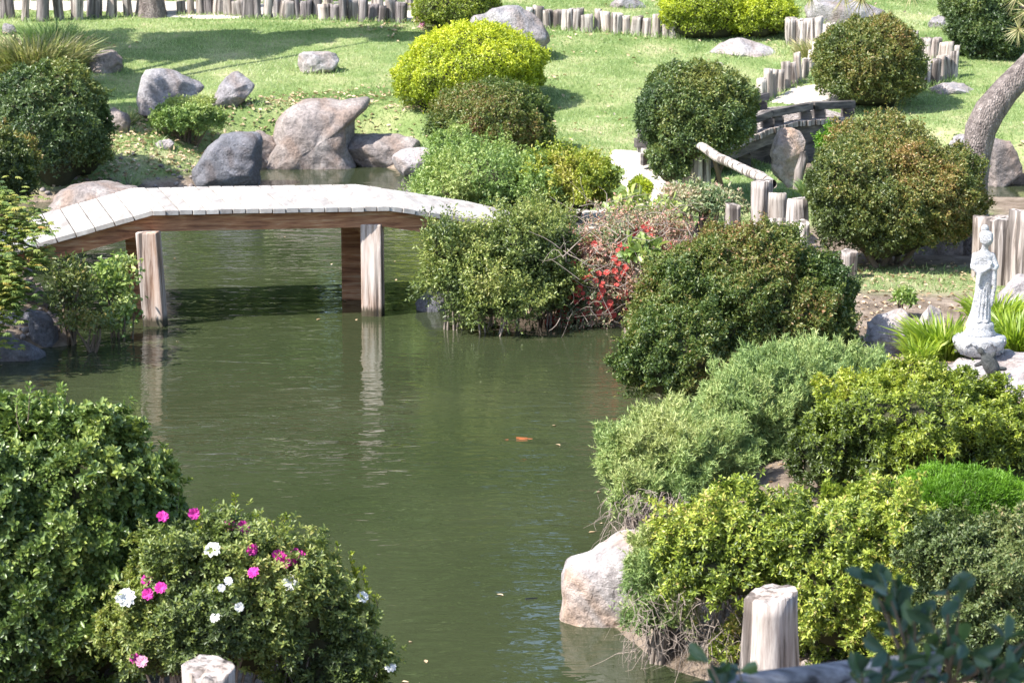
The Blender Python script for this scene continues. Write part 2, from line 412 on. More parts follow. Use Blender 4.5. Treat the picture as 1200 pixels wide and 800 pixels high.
def drape(name, poly_px, m, lift=.02, zoff=None):
    """a sheet draped over the ground inside a polygon of ground points"""
    P = np.array([ground(x, y)[:2] for x, y in poly_px])
    x0, y0 = P.min(0) - .1; x1, y1 = P.max(0) + .1; st = .06
    xs = np.arange(x0, x1, st); ys = np.arange(y0, y1, st); XX, YY = np.meshgrid(xs, ys)
    pp = np.stack([XX, YY, 0 * XX], -1).reshape(-1, 3)
    dd = sdf(P, XX, YY) + (.04 * waves(77, 9)(pp)).reshape(XX.shape)
    ZZ = land(XX, YY) + lift - .06 * sstep(-.08, .05, dd)
    keep = (dd < .04); n = len(xs)
    i, j = np.meshgrid(np.arange(len(ys) - 1), np.arange(n - 1), indexing='ij')
    k = keep[:-1, :-1] & keep[1:, :-1] & keep[:-1, 1:] & keep[1:, 1:]
    F = np.stack([i * n + j, i * n + j + 1, (i + 1) * n + j + 1, (i + 1) * n + j], -1)[k].reshape(-1)
    o = link(name, np_mesh(name, np.stack([XX, YY, ZZ], -1).reshape(-1, 3), F, np.full(len(F) // 4, 4), m, smooth=True))
    return tags(o, kind='structure')
pm, t, b = mat('path_gravel')
t.links.new(ramp(t, noise(t, 25, 8, .7, coords(t, 'Object')), [(.3, (.32, .28, .24)), (.6, (.54, .49, .43))]), b.inputs['Base Color'])
b.inputs['Roughness'].default_value = .95; bump(t, b, noise(t, 60, 6, .7, coords(t, 'Object')), .5, .02)
drape('path', [(716, 178), (760, 182), (800, 186), (800, 205), (790, 240), (770, 262), (700, 275), (640, 262), (590, 262), (590, 250), (700, 250), (735, 235), (720, 200)], pm, .03)
drape('path', [(895, 122), (925, 106), (965, 96), (1040, 84), (1065, 62), (1100, 60), (1085, 76), (1045, 105), (1000, 124), (940, 124)], pm, .03)
drape('path', [(-60, 14), (150, 16), (300, 22), (470, 27), (560, 20), (560, 4), (300, 6), (-60, 2)], pm, .03)

ROCKS = []
def rock(label, outline, Y=None, depth=.7, m='grey', amp=.035, cuts=20, seed=1, name='boulder', group='boulders round the pond', lean=0, cat='rock', bury=.12):
    pts = np.array(outline, float); cx = pts[:, 0].mean(); by = pts[:, 1].max()
    if Y is None: Y = ground(cx, by - 1)[1]
    hw = (pts[:, 0].max() - pts[:, 0].min()) / 2 / pxm(Y); dep = hw * depth; Yc = Y + dep * .38
    P = np.array([at(x, y, Yc) for x, y in outline])
    # bury the lower points
    zmin = P[:, 2].min(); zmax = P[:, 2].max()
    low = P[:, 2] < zmin + .3 * (zmax - zmin); P[low, 2] -= bury
    # resample the outline
    Q = np.vstack([P, P[:1]]); seg = np.linalg.norm(np.diff(Q, axis=0), axis=1); s = np.concatenate([[0], np.cumsum(seg)])
    n = 96; u = np.linspace(0, s[-1], n, endpoint=False)
    O = np.stack([np.interp(u, s, Q[:, k]) for k in range(3)], 1)
    for _ in range(2): O = .5 * O + .25 * (np.roll(O, 1, 0) + np.roll(O, -1, 0))
    c = O.mean(0); rings = []
    K = 34; th = np.linspace(-math.pi / 2, math.pi / 2, K)
    for a in th:
        e = 2.0 / 3.2
        sc_ = abs(math.cos(a)) ** e; yy = math.copysign(abs(math.sin(a)) ** e, a)
        r = c + (O - c) * sc_; r[:, 1] = Yc + yy * dep
        r[:, 1] += lean * (r[:, 2] - zmin)
        rings.append(r)
    V = np.concatenate(rings); size = max(hw, .15)
    f1, f2, f3 = waves(seed, 2.6 / size), waves(seed + 50, 7 / size), waves(seed + 90, 18 / size)
    ROCKS.append((c[0], Yc, hw, dep)); D = nrm(V - c)
    # faceted planes: cut by random half spaces
    r = np.random.default_rng(seed); ext = np.array([hw, dep, (zmax - zmin) / 2])
    for _ in range(cuts):
        nn = nrm(r.normal(size=3)); h = r.uniform(.72, .97) * np.linalg.norm(nn * ext)
        over = (V - c) @ nn - h; V = V - np.where(over > 0, over * .95, 0)[:, None] * nn
    V = V + D * (size * (amp * 1.3 * f1(V) + amp * .8 * np.abs(f2(V)) + amp * .3 * f3(V)))[:, None]
    i, j = np.meshgrid(np.arange(K - 1), np.arange(n), indexing='ij'); j2 = (j + 1) % n
    F = np.stack([i * n + j, (i + 1) * n + j, (i + 1) * n + j2, i * n + j2], -1).reshape(-1)
    base = np.array([c[0], Yc, zmin])
    me = np_mesh(name, V - base, F, np.full(len(F) // 4, 4), M_rk[m], smooth=True)
    o = link(name, me); o.location = base
    return tags(o, label, cat, group)

# ------------------------------------------------------------------ shrubs
def shrub(name, label, box, mkey, n, leaf, Y=None, depth=1.0, kind='rhomb', sup=2.3, amp=(.05, .035, .03), out=.5, lower=-.45,
          shell=.055, seed=1, group='clipped shrubs round the pond', stems=8, cat='shrub', core=.86, vb=.45, vs=.16, whorl=0, extra=(),
          tipv=.15, gap=0.0, up=0.0, stem_m=None, stem_r=.010, grd=None, patch=.16, corem=None, clump=.022, spray=None):
    if spray is None: spray = (70, .07) if n > 3000 else (0, .1)
    amp = (amp[0] * 1.25, amp[1] * 1.3, amp[2])
    gap = max(gap, .18)
    rg = np.random.default_rng(seed + 1000)
    blobs = [box] + list(extra); data = []
    for bx in blobs:
        x0, y0, x1, y1 = bx[:4]; cx = (x0 + x1) / 2; yy = Y if len(bx) < 5 else bx[4]
        if yy is None:
            g = ground(cx, y1); rx = (x1 - x0) / 2 / pxm(g[1]); yy = g[1] + rx * depth * .7
        s = pxm(yy); rx = (x1 - x0) / 2 / s; c = at(cx, (y0 + y1) / 2, yy); rz = (y1 - y0) / 2 / s
        data.append((c, np.array([rx, rx * depth, rz])))
    c0, r0 = data[0]; gzz = gz(c0[0], c0[1]) if grd is None else grd
    base = np.array([c0[0], c0[1], max(min(gzz, c0[2] - r0[2] * .5), -.1)])
    root = empty(name, base, label, cat, group)
    f1, f2, f3 = waves(seed, 2.2), waves(seed + 1, 6.5), waves(seed + 2, 15)
    fw = waves(seed + 5, 52); fw2 = waves(seed + 6, 24)
    def surf(D):
        e = (np.abs(D) ** sup).sum(1) ** (-1 / sup)
        return e * (1 + amp[0] * f1(D) + amp[1] * f2(D) + amp[2] * f3(D))
    areas = np.array([r[0] * r[2] for c, r in data]); share = areas / areas.sum()
    allP, allN, allV, cores = [], [], [], []
    for (c, r), sh in zip(data, share):
        k = int(n * sh * 1.9); D = nrm(rg.normal(size=(k, 3)))
        front = -D[:, 1] * .8 + D[:, 2] * .5
        keep = (D[:, 2] > lower + .1 * rg.normal(size=k)) & ((front > -.25) | (rg.random(k) < .3))
        D = D[keep]; k = len(D)
        rr = surf(D)
        rr *= 1 - np.minimum(rg.exponential(shell, k), .5) + np.abs(rg.normal(size=k)) * .018 * (rg.random(k) < .4)
        if gap: 
            h = f2(D * 1.7 + 3); kk = rg.random(k) > gap * sstep(.1, .9, h); D, rr = D[kk], rr[kk]
        P = c + D * r * rr[:, None]; Nn = nrm(D / r)
        P = P + Nn * (clump * (fw(P) + .8 * fw2(P)))[:, None]
        for (c2, r2) in data:
            if c2 is c: continue
            q = (P - c2) / (r2 * .86); ins = (np.abs(q) ** 2.3).sum(1) < 1; P, Nn, D = P[~ins], Nn[~ins], D[~ins]
        vv = vb + patch * f1(P * 1.3 / max(r0[0], .3)) + .08 * f2(P * 2) + tipv * D[:, 2]
        allP.append(P); allN.append(Nn); allV.append(vv)
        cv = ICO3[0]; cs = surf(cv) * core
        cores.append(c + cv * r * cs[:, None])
    P = np.concatenate(allP); Nn = np.concatenate(allN); vv = np.concatenate(allV)
    if spray[0]:
        ns, sl = spray; idx = rg.choice(len(P), ns, replace=False); k9 = 9
        sd_ = nrm(Nn[idx] + .55 * rg.normal(size=(ns, 3)) + [0, 0, .5]); ll = sl * rg.uniform(.4, 1.3, ns)
        f_ = np.linspace(0, 1, k9)[None, :, None]
        Q = P[idx][:, None] + sd_[:, None] * ll[:, None, None] * f_; Q = Q.reshape(-1, 3)
        P = np.concatenate([P, Q]); Nn = np.concatenate([Nn, np.repeat(sd_, k9, 0)]); vv = np.concatenate([vv, np.repeat(vv[idx] + .12, k9)])
    m = L_[mkey]; L, W = leaf
    if whorl:
        k = len(P) // whorl; idx = rg.choice(len(P), k, replace=False); P0, N0, v0 = P[idx], Nn[idx], vv[idx]
        ax = nrm(N0 + .5 * rg.normal(size=N0.shape) + np.array([0, 0, up])); t1 = nrm(np.cross(ax, rg.normal(size=ax.shape))); t2 = np.cross(ax, t1)
        PP, AA, NN, VV = [], [], [], []; ph0 = rg.uniform(0, 6.28, k)
        for q in range(whorl):
            a = ph0 + q * 2.399; rad = t1 * np.cos(a)[:, None] + t2 * np.sin(a)[:, None]
            o_ = .35 + .9 * (q / whorl)
            AA.append(nrm(rad * (1.15 - .4 * q / whorl) + ax * o_ + .15 * rg.normal(size=ax.shape))); NN.append(nrm(ax - rad * .2))
            PP.append(P0 + ax * L * .25 * (q / whorl)); VV.append(v0)
        P, A, Nf, vv = map(np.concatenate, (PP, AA, NN, VV))
    else:
        k = len(P); A = nrm(rg.normal(size=(k, 3)) + Nn * out + np.array([0, 0, up])); Nf = nrm(rg.normal(size=(k, 3)) * .7 + Nn)
    k = len(P); vv = np.clip(vv + vs * rg.normal(size=k), 0, 1)
    Ls = L * rg.uniform(.65, 1.25, k); Ws = W * rg.uniform(.75, 1.2, k)
    link('foliage', leaves_mesh('foliage', P - base, A, Nf, Ls, Ws, vv, m, kind), root)
    # solid core added behind the leaves to block light, standing for inner twigs
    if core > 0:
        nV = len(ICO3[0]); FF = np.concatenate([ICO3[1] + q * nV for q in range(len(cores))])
        link('light_block_core', np_mesh('light_block_core', np.concatenate(cores) - base, FF.ravel(), np.full(len(FF), 3), corem or M_core, smooth=True), root)
    if stems:
        paths = []
        for q in range(stems):
            c, r = data[q % len(data)]
            a = rg.uniform(0, 6.28); rad = math.sqrt(rg.uniform(0, 1)) * .75
            end = c + r * np.array([math.cos(a) * rad, math.sin(a) * rad, -.25 + .3 * rg.random()])
            g0 = base + np.array([rg.normal() * r[0] * .12, rg.normal() * r[1] * .12, -.06])
            if len(data) > 1: g0 = np.array([c[0] + rg.normal() * r[0] * .2, c[1] + rg.normal() * r[1] * .2, min(gz(c[0], c[1]), c[2] - r[2] * .5) - .05])
            tt = np.linspace(0, 1, 6)[:, None]; bend = rg.normal(size=3) * r * .1
            pts = g0 * (1 - tt) + end * tt + bend * np.sin(tt * math.pi)
            paths.append((pts - base, np.linspace(1.5, .6, 6) * stem_r))
        if stems > 9: link('stems', tubes_mesh('stems', paths, stem_m or M_stem), root)
        else:
            for p_ in paths: link('stem', tubes_mesh('stem', [p_], stem_m or M_stem), root)
    return root, base, data

def hit(data, px, py, k=1.0):
    d = ray(px, py); best = None
    for c, r in data:
        r = r * k; o = (CAM - c) / r; dd = d / r
        A_, B_, C_ = dd @ dd, 2 * o @ dd, o @ o - 1; disc = B_ * B_ - 4 * A_ * C_
        if disc >= 0:
            t_ = (-B_ - math.sqrt(disc)) / 2 / A_
            if best is None or t_ < best: best = t_
    if best is None: best = data[0][0][1] / d[1]
    return CAM + d * best

def flower_mesh(r, m, seed=0):
    rg = np.random.default_rng(seed); k = 10
    a = np.arange(k) * 2 * math.pi / 5 + np.where(np.arange(k) > 4, .6, 0) + rg.normal(size=k) * .1; el_ = rg.uniform(.15, .45, k)
    A = np.stack([np.cos(a) * np.cos(el_), np.sin(a) * np.cos(el_), np.sin(el_)], 1)
    Nn = np.tile([0, 0, 1.0], (k, 1))
    return leaves_mesh('flower', np.zeros((k, 3)), A, Nn, r, r * .8, np.full(k, .5), m, 'leaf', .25)
FM = {}
def flower(sh, px, py, size, m, label=None, k=1.0, fwd=0.0):
    root, base, data = sh; p = hit(data, px, py, k) - ray(px, py) * fwd - base
    key = (m.name, random.randrange(3), round(size, 3))
    if key not in FM: FM[key] = flower_mesh(size, m, key[1])
    o = link('flower', FM[key], root); o.location = p + np.array([0, -.015, .01])
    o.rotation_euler = (R(random.uniform(35, 85)), R(random.uniform(-25, 25)), 0)
    if label: o['label'] = label
    return o

# ------------------------------------------------------------------ logs
LOGS = []
for q in range(7):
    rg = np.random.default_rng(q + 40); n, K = 18, 9
    prof = 1 + .10 * np.cos(np.arange(n) * 2 * math.pi / n * 2 + q) + .085 * rg.normal(size=n)
    rings = []
    for i_ in range(K):
        z = i_ / (K - 1); a = np.arange(n) / n * 2 * math.pi
        rr = prof * (1 + .05 * math.sin(z * 5 + q)) * (1.08 - .10 * z)
        zz = z + .04 * np.cos(a + q) * (z > .99) + .012 * rg.normal(size=n)
        rings.append(np.stack([np.cos(a) * rr, np.sin(a) * rr, np.full(n, z) if z < .99 else zz], 1))
    top = rings[-1].copy(); top[:, :2] *= .96; top[:, 2] += .004; top0 = rings[-1].copy(); rings.append(top0); rings.append(top)
    t2_ = top.copy(); t2_[:, :2] *= .5; t2_[:, 2] = top[:, 2].mean() + (top[:, 2] - top[:, 2].mean()) * .5; rings.append(t2_)
    V = np.concatenate(rings + [np.array([[0, 0, t2_[:, 2].mean()]])]); KK = len(rings)
    i, j = np.meshgrid(np.arange(KK - 1), np.arange(n), indexing='ij'); j2 = (j + 1) % n
    F = list(np.stack([i * n + j, i * n + j2, (i + 1) * n + j2, (i + 1) * n + j], -1).reshape(-1)); sz = [4] * ((KK - 1) * n)
    for q_ in range(n): F += [(KK - 1) * n + q_, (KK - 1) * n + (q_ + 1) % n, KK * n]; sz.append(3)
    LOGS.append((V, F, sz, np.array([1] * ((K - 1) * n) + [0] * (len(sz) - (K - 1) * n), bool)))
ORD = ['first', 'second', 'third', 'fourth', 'fifth', 'sixth', 'seventh', 'eighth', 'ninth', 'tenth', 'eleventh', 'twelfth',
       'thirteenth', 'fourteenth', 'fifteenth', 'sixteenth', 'seventeenth', 'eighteenth', 'nineteenth', 'twentieth', 'twenty-first',
       'twenty-second', 'twenty-third', 'twenty-fourth', 'twenty-fifth', 'twenty-sixth', 'twenty-seventh', 'twenty-eighth',
       'twenty-ninth', 'thirtieth', 'thirty-first', 'thirty-second', 'thirty-third', 'thirty-fourth']
_lc = [0]
def log(label, px, by, ty, wpx, Y=None, m=None, group='upright logs edging the beds', name='log_post', lean=(0, 0), cat='log', sink=.15):
    g = ground(px, by) if Y is None else at(px, by, Y)
    s = pxm(g[1]); r = wpx / 2 / s; h = (by - ty) / s / math.cos(PITCH * .6)
    V, F, sz, fl = LOGS[_lc[0] % 7]; _lc[0] += 1
    V = V.copy(); hi = V[:, 2] > .97; V[hi, 2] = 1 + (V[hi, 2] - 1) * min(1, 2.2 * r / h); V[:, :2] *= r; V[:, 2] = V[:, 2] * (h + sink) - sink
    o = link(name, np_mesh(name, V, F, sz, m or M_log, smooth=False)); o.location = (g[0], g[1] + r, g[2])
    o.data.polygons.foreach_set('use_smooth', fl)
    o.rotation_euler = (R(lean[0]), R(lean[1]), random.uniform(0, 6.28) if lean == (0, 0) else 0)
    return tags(o, label, cat, group)
def palisade(phrase, line, n, wpx, hpx, m=None, group='log edging', jit=.25, gap=None, m2=None):
    line = np.array(line, float); s = np.concatenate([[0], np.cumsum(np.hypot(*np.diff(line, axis=0).T))])
    u = np.linspace(0, s[-1], n)
    rr = random.Random(len(phrase) * 31 + n)
    for k in range(n):
        if gap and gap(k): continue
        x = np.interp(u[k], s, line[:, 0]); y = np.interp(u[k], s, line[:, 1])
        h = hpx * rr.uniform(1 - jit, 1 + jit * .7); wd = wpx * rr.uniform(.65, 1.3)
        mm_ = m2 if (m2 and rr.random() < .35) else m
        log('%s weathered log from the left in %s' % (ORD[k], phrase), x, y + rr.uniform(-1, 1), y - h, wd, m=mm_, group=group,
            lean=(rr.uniform(-4, 4), rr.uniform(-5, 5)))

# ------------------------------------------------------------------ trees
def bent(p0, p1, k, amt, rg):
    tt = np.linspace(0, 1, k)[:, None]; p0, p1 = np.array(p0, float), np.array(p1, float)
    return p0 * (1 - tt) + p1 * tt + rg.normal(size=3) * amt * np.sin(tt * math.pi) + rg.normal(size=(k, 3)) * amt * .12 * np.sin(tt * math.pi)
bark, t, b = mat('bark')
bv = coords(t, 'Object', (1, 1, .45)); vo = node(t, 'ShaderNodeTexVoronoi', Scale=48, feature='DISTANCE_TO_EDGE'); t.links.new(bv, vo.inputs['Vector'])
nz = noise(t, 16, 6, .7, bv)
c = ramp(t, nz, [(.35, (.09, .07, .065)), (.5, (.20, .165, .15)), (.65, (.34, .285, .26))])
c = mix(t, ramp(t, vo.outputs['Distance'], [(0, (.4, .4, .4)), (.16, (0, 0, 0))]), c, (.08, .06, .055))
t.links.new(c, b.inputs['Base Color']); b.inputs['Roughness'].default_value = .95
bump(t, b, mix(t, .5, vo.outputs['Distance'], nz), 1.0, .06)
def tree(label, foot, top, r, clumps, leafn, leaf, mkey, seed, group, kind='rhomb', limbs=None, name='tree', trunk_pts=None, trunk_r=None):
    rg = np.random.default_rng(seed); foot = np.array(foot, float); root = empty(name, foot, label, 'tree', group)
    if trunk_pts is None:
        tp = bent(foot - [0, 0, .3], top, 9, .25, rg); tr_ = np.linspace(1.15, .45, 9) * r
    else: tp = np.array(trunk_pts, float); tr_ = np.array(trunk_r)
    paths = [(tp - foot, tr_)]; PP, NN = [], []
    for (c, rad) in clumps:
        c = np.array(c, float); rad = np.broadcast_to(rad, (3,))
        k = int(rg.uniform(.35, .85) * (len(tp) - 1)) if trunk_pts is None else len(tp) - 1
        s_ = tp[k]; paths.append((bent(s_, c, 7, .2, rg) - foot, np.linspace(.5, .1, 7) * r))
        for _ in range(5):
            e = c + nrm(rg.normal(size=3)) * rad * .8
            paths.append((bent(c, e, 4, .08, rg) - foot, np.linspace(.14, .04, 4) * r))
        n_ = int(leafn); D = nrm(rg.normal(size=(n_, 3))); f = waves(seed + int(abs(c[0]) * 10), 5)
        rr = (1 + .2 * f(D)) * rg.uniform(.25, 1, n_) ** .45
        kk = f(D * 2 + rr[:, None]) > -.5; PP.append(c + D[kk] * rad * rr[kk][:, None]); NN.append(D[kk])
    link('trunk', tubes_mesh('trunk', paths, bark, 12), root)
    P, N = np.concatenate(PP), np.concatenate(NN); k = len(P)
    A = nrm(rg.normal(size=(k, 3))); v = np.clip(.5 + .22 * rg.normal(size=k), 0, 1)
    link('crown', leaves_mesh('crown', P - foot, A, nrm(rg.normal(size=(k, 3)) + N * .5), leaf[0] * rg.uniform(.6, 1.2, k), leaf[1], v, L_[mkey], kind), root)
    return root

# ================================================================== THE GARDEN
# ------------------------------------------------------------------ plank bridge
DW = np.array([-.36, 1.36, 0]); DU = nrm(DW)
def plank_bridge():
    near = [at(-6, 300, 21.75), at(20, 291, 21.7), at(178, 246, 21.75), at(456, 241, 22.15), at(590, 261, 22.45), at(650, 275, 22.6)]
    near = [np.array(p) for p in near]
    base = near[2] * [1, 1, 0]
    root = empty('footbridge', base, 'white plank footbridge on square timber posts crossing the green pond', 'bridge')
    bm = bmesh.new(); rd = random.Random(3); lay = bm.faces.layers.float.new('tone')
    for si in range(len(near) - 1):
        a, b_ = near[si], near[si + 1]; Ln = np.linalg.norm(b_ - a); k = max(1, round(Ln / (.175 if si in (0, 1) else .115)))
        d = (b_ - a) / Ln; up = nrm(np.cross(d, DU)); up = up if up[2] > 0 else -up; pitch = Ln / k
        for q in range(k):
            c = a + d * (q + .5) * pitch - base
            o0, o1 = rd.uniform(-.012, .012), rd.uniform(-.012, .012); z = up * (rd.uniform(-.003, .003) - .021)
            prism(bm, c + z + DU * (-.05 + o0), c + z + DU * (1.42 + o1), d * (pitch - .009), up * .042, (lay, rd.random()))
    bm_obj('deck', bm, M_deck, root, bevel=.003)
    for off, nm in ((.03, 0), (1.28, 1)):
        bm = bmesh.new()
        for si in range(len(near) - 1):
            a, b_ = near[si], near[si + 1]; d = nrm(b_ - a); up = nrm(np.cross(d, DU)); up = up if up[2] > 0 else -up
            e0 = .0 if si else 0; prism(bm, a - base + DU * (off + .05) - up * .118 + d * .002, b_ - base + DU * (off + .05) - up * .118 - d * .002, DU * .1, up * .15)
        bm_obj('beam', bm, M_brown, root, bevel=.004)
    for (px, by) in ((185, 383), (440, 371)):
        p0 = atz(px, by); 
        for k, off in enumerate((.0, .86)):
            p = p0 + DU * (off + .1); 
            g = .18 if k == 0 else .19
            bm = bmesh.new(); lean = np.array([-.05 if px < 300 else .0, 0, 0])
            top = p + [0, 0, .815] + lean
            prism(bm, p - base + [0, 0, -.6] - lean * .5, top - base, (g * 1.0, -.02, 0), (.02, g, 0))
            bm_obj('post', bm, M_post if k == 0 else M_brown, root, bevel=.012)
        c = p0 + DU * .5 - base; bm = bmesh.new()
        prism(bm, c + [-.03, 0, .75] - DU * .44, c + [-.03, 0, .75] + DU * .62, (.09, .02, 0), (0, 0, .10))
        bm_obj('cross_beam', bm, M_brown, root, bevel=.004)
plank_bridge()

# ------------------------------------------------------------------ rustic arched bridge
def rustic_bridge():
    px = [(792, 190, 26.9), (803, 187, 27.05), (815, 183, 27.2), (845, 174, 27.5), (870, 164, 27.8), (900, 151, 28.1), (935, 142, 28.5), (970, 139, 28.9), (1004, 138, 29.3)]
    near = [at(*p) for p in px]; W2 = np.array([-.35, 1.35, 0]); U2 = nrm(W2); base = near[3] * [1, 1, 0]; base[2] = .1
    root = empty('arched_bridge', base, 'small arched rustic bridge with dark low curb rails behind round shrub', 'bridge')
    bm = bmesh.new()
    for a, b_ in zip(near[:-1], near[1:]):
        Ln = np.linalg.norm(b_ - a); k = max(1, round(Ln / .085)); d = (b_ - a) / Ln; up = nrm(np.cross(d, U2)); up = up if up[2] > 0 else -up
        for q in range(k):
            c = a + d * (q + .5) * Ln / k - base; prism(bm, c - up * .03 - U2 * random.uniform(.01, .06), c - up * .03 + W2, d * (Ln / k - .012), up * .06)
    bm_obj('deck', bm, M_log, root, bevel=.004)
    for off in (.08, 1.2):
        bm = bmesh.new()
        for a, b_ in zip(near[:-1], near[1:]):
            prism(bm, a - base + U2 * off - [0, 0, .125], b_ - base + U2 * off - [0, 0, .125], U2 * .1, (0, 0, .12))
        bm_obj('beam', bm, M_beam2, root)
    bm = bmesh.new()
    for a, b_ in zip(near[1:-1], near[2:]): prism(bm, a - base + U2 * 1.08 - [0, 0, .42], b_ - base + U2 * 1.08 - [0, 0, .42], U2 * .05, (0, 0, .46))
    bm_obj('backdrop_boards', bm, M_beam2, root)  # boards added under the far side as a dark backdrop for the shadowed gap
    # curb rails on short blocks
    for off, segs in ((.10, [(4.3, 5.2), (5.2, 6.55), (6.6, 8)]), (1.28, [(-.1, 1.3), (1.35, 3.2), (3.3, 4.6), (4.7, 6.3)])):
        for s0, s1 in segs:
            def pt_(s): 
                s = max(s, -.5); i = min(int(max(s, 0)), len(near) - 2); return near[i] + (near[i + 1] - near[i]) * (s - i)
            a, b_ = pt_(s0) - base + U2 * off, pt_(s1) - base + U2 * off
            bm = bmesh.new(); prism(bm, a + [0, 0, .145], b_ + [0, 0, .145], U2 * .12, (0, 0, .085))
            bm_obj('rail', bm, M_beam2, root, bevel=.01)
            for f in (.15, .85):
                c = a * (1 - f) + b_ * f; bm = bmesh.new(); prism(bm, c - [.06, 0, -.05], c + [.06, 0, .05], U2 * .1, (0, 0, .10))
                bm_obj('block', bm, M_beam2, root)
    for s in (2.6, 4.4, 7.2):
        i = int(s); p = near[i] + (near[i + 1] - near[i]) * (s - i) - base
        for off in (.25, 1.1):
            q = p + U2 * off; bm = bmesh.new(); prism(bm, q + [0, 0, -.9], q + [0, 0, -.23], (.13, 0, 0), (0, .13, 0)); bm_obj('post', bm, M_beam2, root)
rustic_bridge()

# ------------------------------------------------------------------ rocks
BG = 'boulders round the pond'
rock('low grey-pink rock lying alone in the grass below the log edging', [(346, 66), (358, 59), (375, 57), (392, 63), (397, 71), (388, 80), (372, 86), (355, 78)], m='pale', seed=1)
rock('grey slanting rock leaning right beside the shadowed boulder', [(241, 120), (258, 98), (278, 83), (296, 89), (302, 96), (290, 110), (268, 126), (250, 128)], m='grey', seed=2, depth=.6)
rock('tall blue-grey boulder half in tree shadow on the slope', [(164, 92), (172, 80), (200, 77), (222, 82), (240, 102), (232, 112), (205, 118), (200, 142), (172, 140), (163, 118)], m='grey', seed=3, depth=.5, cuts=8)
rock('square brownish boulder beside the dry grass tuft', [(102, 56), (112, 50), (128, 54), (145, 66), (144, 84), (126, 86), (104, 84)], m='rust', seed=4)
rock('small brown stone between dark round shrub and grass', [(122, 130), (130, 123), (150, 126), (155, 140), (148, 158), (124, 156)], m='rust', seed=5)
rock('dark grey block of rock standing at the far shore behind the bridge', [(229, 182), (231, 166), (240, 159), (268, 156), (298, 158), (303, 164), (304, 190), (303, 218), (240, 220), (229, 215)], m='dark', seed=6, depth=.75, amp=.035, cuts=5)
rock('large reddish boulder with an overhanging point at the far shore', [(300, 196), (318, 180), (330, 172), (336, 142), (344, 128), (360, 119), (384, 121), (426, 119), (430, 124), (420, 136), (406, 147), (406, 165), (412, 183), (420, 198), (340, 198)], m='rust', seed=7, depth=.55, amp=.05, cuts=0)
rock('long low pinkish rock right of the overhanging boulder', [(404, 158), (412, 152), (470, 152), (490, 157), (494, 172), (486, 192), (440, 196), (416, 190)], m='rust', seed=8, depth=.5)
rock('small pale rock at the waterline below the dark pointed shrub', [(460, 183), (476, 173), (500, 174), (516, 182), (514, 200), (486, 207), (464, 202)], m='pale', seed=9)
rock('pointed blue-grey craggy boulder beside the big yellow shrub', [(556, 40), (570, 20), (590, 9), (612, 12), (630, 22), (640, 40), (645, 62), (620, 70), (570, 66)], m='grey', seed=10, amp=.07)
rock('broad flat pinkish rock under the pair of yellow shrubs', [(820, 58), (845, 50), (872, 39), (895, 47), (914, 58), (905, 64), (850, 64)], m='pale', seed=11)
rock('long flat grey slab at the top right of the lawn', [(944, 14), (955, 2), (985, 3), (1020, 4), (1043, 18), (1045, 27), (1000, 24), (950, 22)], m='grey', seed=12)
rock('small flat grey rock left of the topmost ball shrub', [(1083, 24), (1098, 17), (1112, 16), (1116, 30), (1096, 34)], m='grey', seed=13)
rock('thin flat grey slab lying in the grass by the leaning trunk', [(1086, 101), (1105, 97), (1140, 98), (1150, 104), (1140, 109), (1098, 109)], m='pale', seed=14)
rock('pale rounded stone behind the leaning tree trunk', [(1112, 158), (1124, 150), (1142, 153), (1150, 170), (1140, 186), (1118, 184)], m='pale', seed=15)
rock('long brown rock at the creek bank left of the leaning trunk', [(1078, 180), (1100, 172), (1135, 176), (1142, 195), (1135, 216), (1090, 214)], m='rust', seed=16)
rock('dark brown square boulder at the creek right of the leaning trunk', [(1146, 184), (1156, 166), (1190, 166), (1200, 178), (1202, 218), (1160, 220), (1148, 212)], m='rust', seed=17, depth=.5)
rock('brown creek boulder cut by the right edge of the view', [(1204, 176), (1216, 164), (1260, 170), (1275, 200), (1260, 220), (1205, 219)], m='rust', seed=18)
rock('tall pale standing stone in front of the arched bridge', [(903, 150), (910, 142), (925, 143), (940, 150), (946, 165), (940, 185), (934, 200), (928, 214), (905, 212), (901, 180)], m='ochre', seed=19, depth=.5, Y=25.9)
rock('round grey-pink boulder on the right bank below the big dark shrub', [(1009, 375), (1018, 362), (1040, 358), (1060, 363), (1069, 382), (1064, 410), (1020, 416), (1010, 400)], m='pale', seed=20, depth=.8)
rock('mottled leaning boulder left of the statue', [(1070, 385), (1085, 358), (1100, 352), (1110, 362), (1106, 395), (1090, 415), (1068, 420)], m='ochre', seed=21)
rock('large pale craggy rock carrying the white statue', [(1085, 440), (1110, 429), (1150, 426), (1205, 420), (1260, 430), (1270, 480), (1180, 510), (1100, 490)], m='pale', seed=22, depth=.8, Y=17.0, amp=.05)
rock('blocky white and ochre rock rising from the pond beside the juniper', [(661, 692), (661, 668), (664, 658), (690, 650), (704, 640), (724, 630), (745, 626), (790, 640), (792, 715), (720, 722), (664, 720), (661, 715)], m='ochre', seed=23, depth=.8, Y=13.3, bury=.3, cuts=0, amp=.03)
rock('dark slate boulder at the water on the left bank', [(-10, 342), (20, 332), (44, 342), (50, 370), (44, 405), (10, 412), (-14, 400)], m='dark', seed=24, Y=21.0, depth=.6, bury=.3)
rock('dark flat-topped block beside the pond under the maple leaves', [(34, 346), (55, 344), (60, 352), (70, 388), (66, 400), (36, 402)], m='dark', seed=25, Y=20.8, depth=.7, bury=.3)
rock('low dark stone lapped by the water at the left edge', [(-20, 396), (20, 384), (55, 386), (66, 398), (40, 408), (-20, 415)], m='dark', seed=26, Y=20.3, depth=.6, bury=.3)
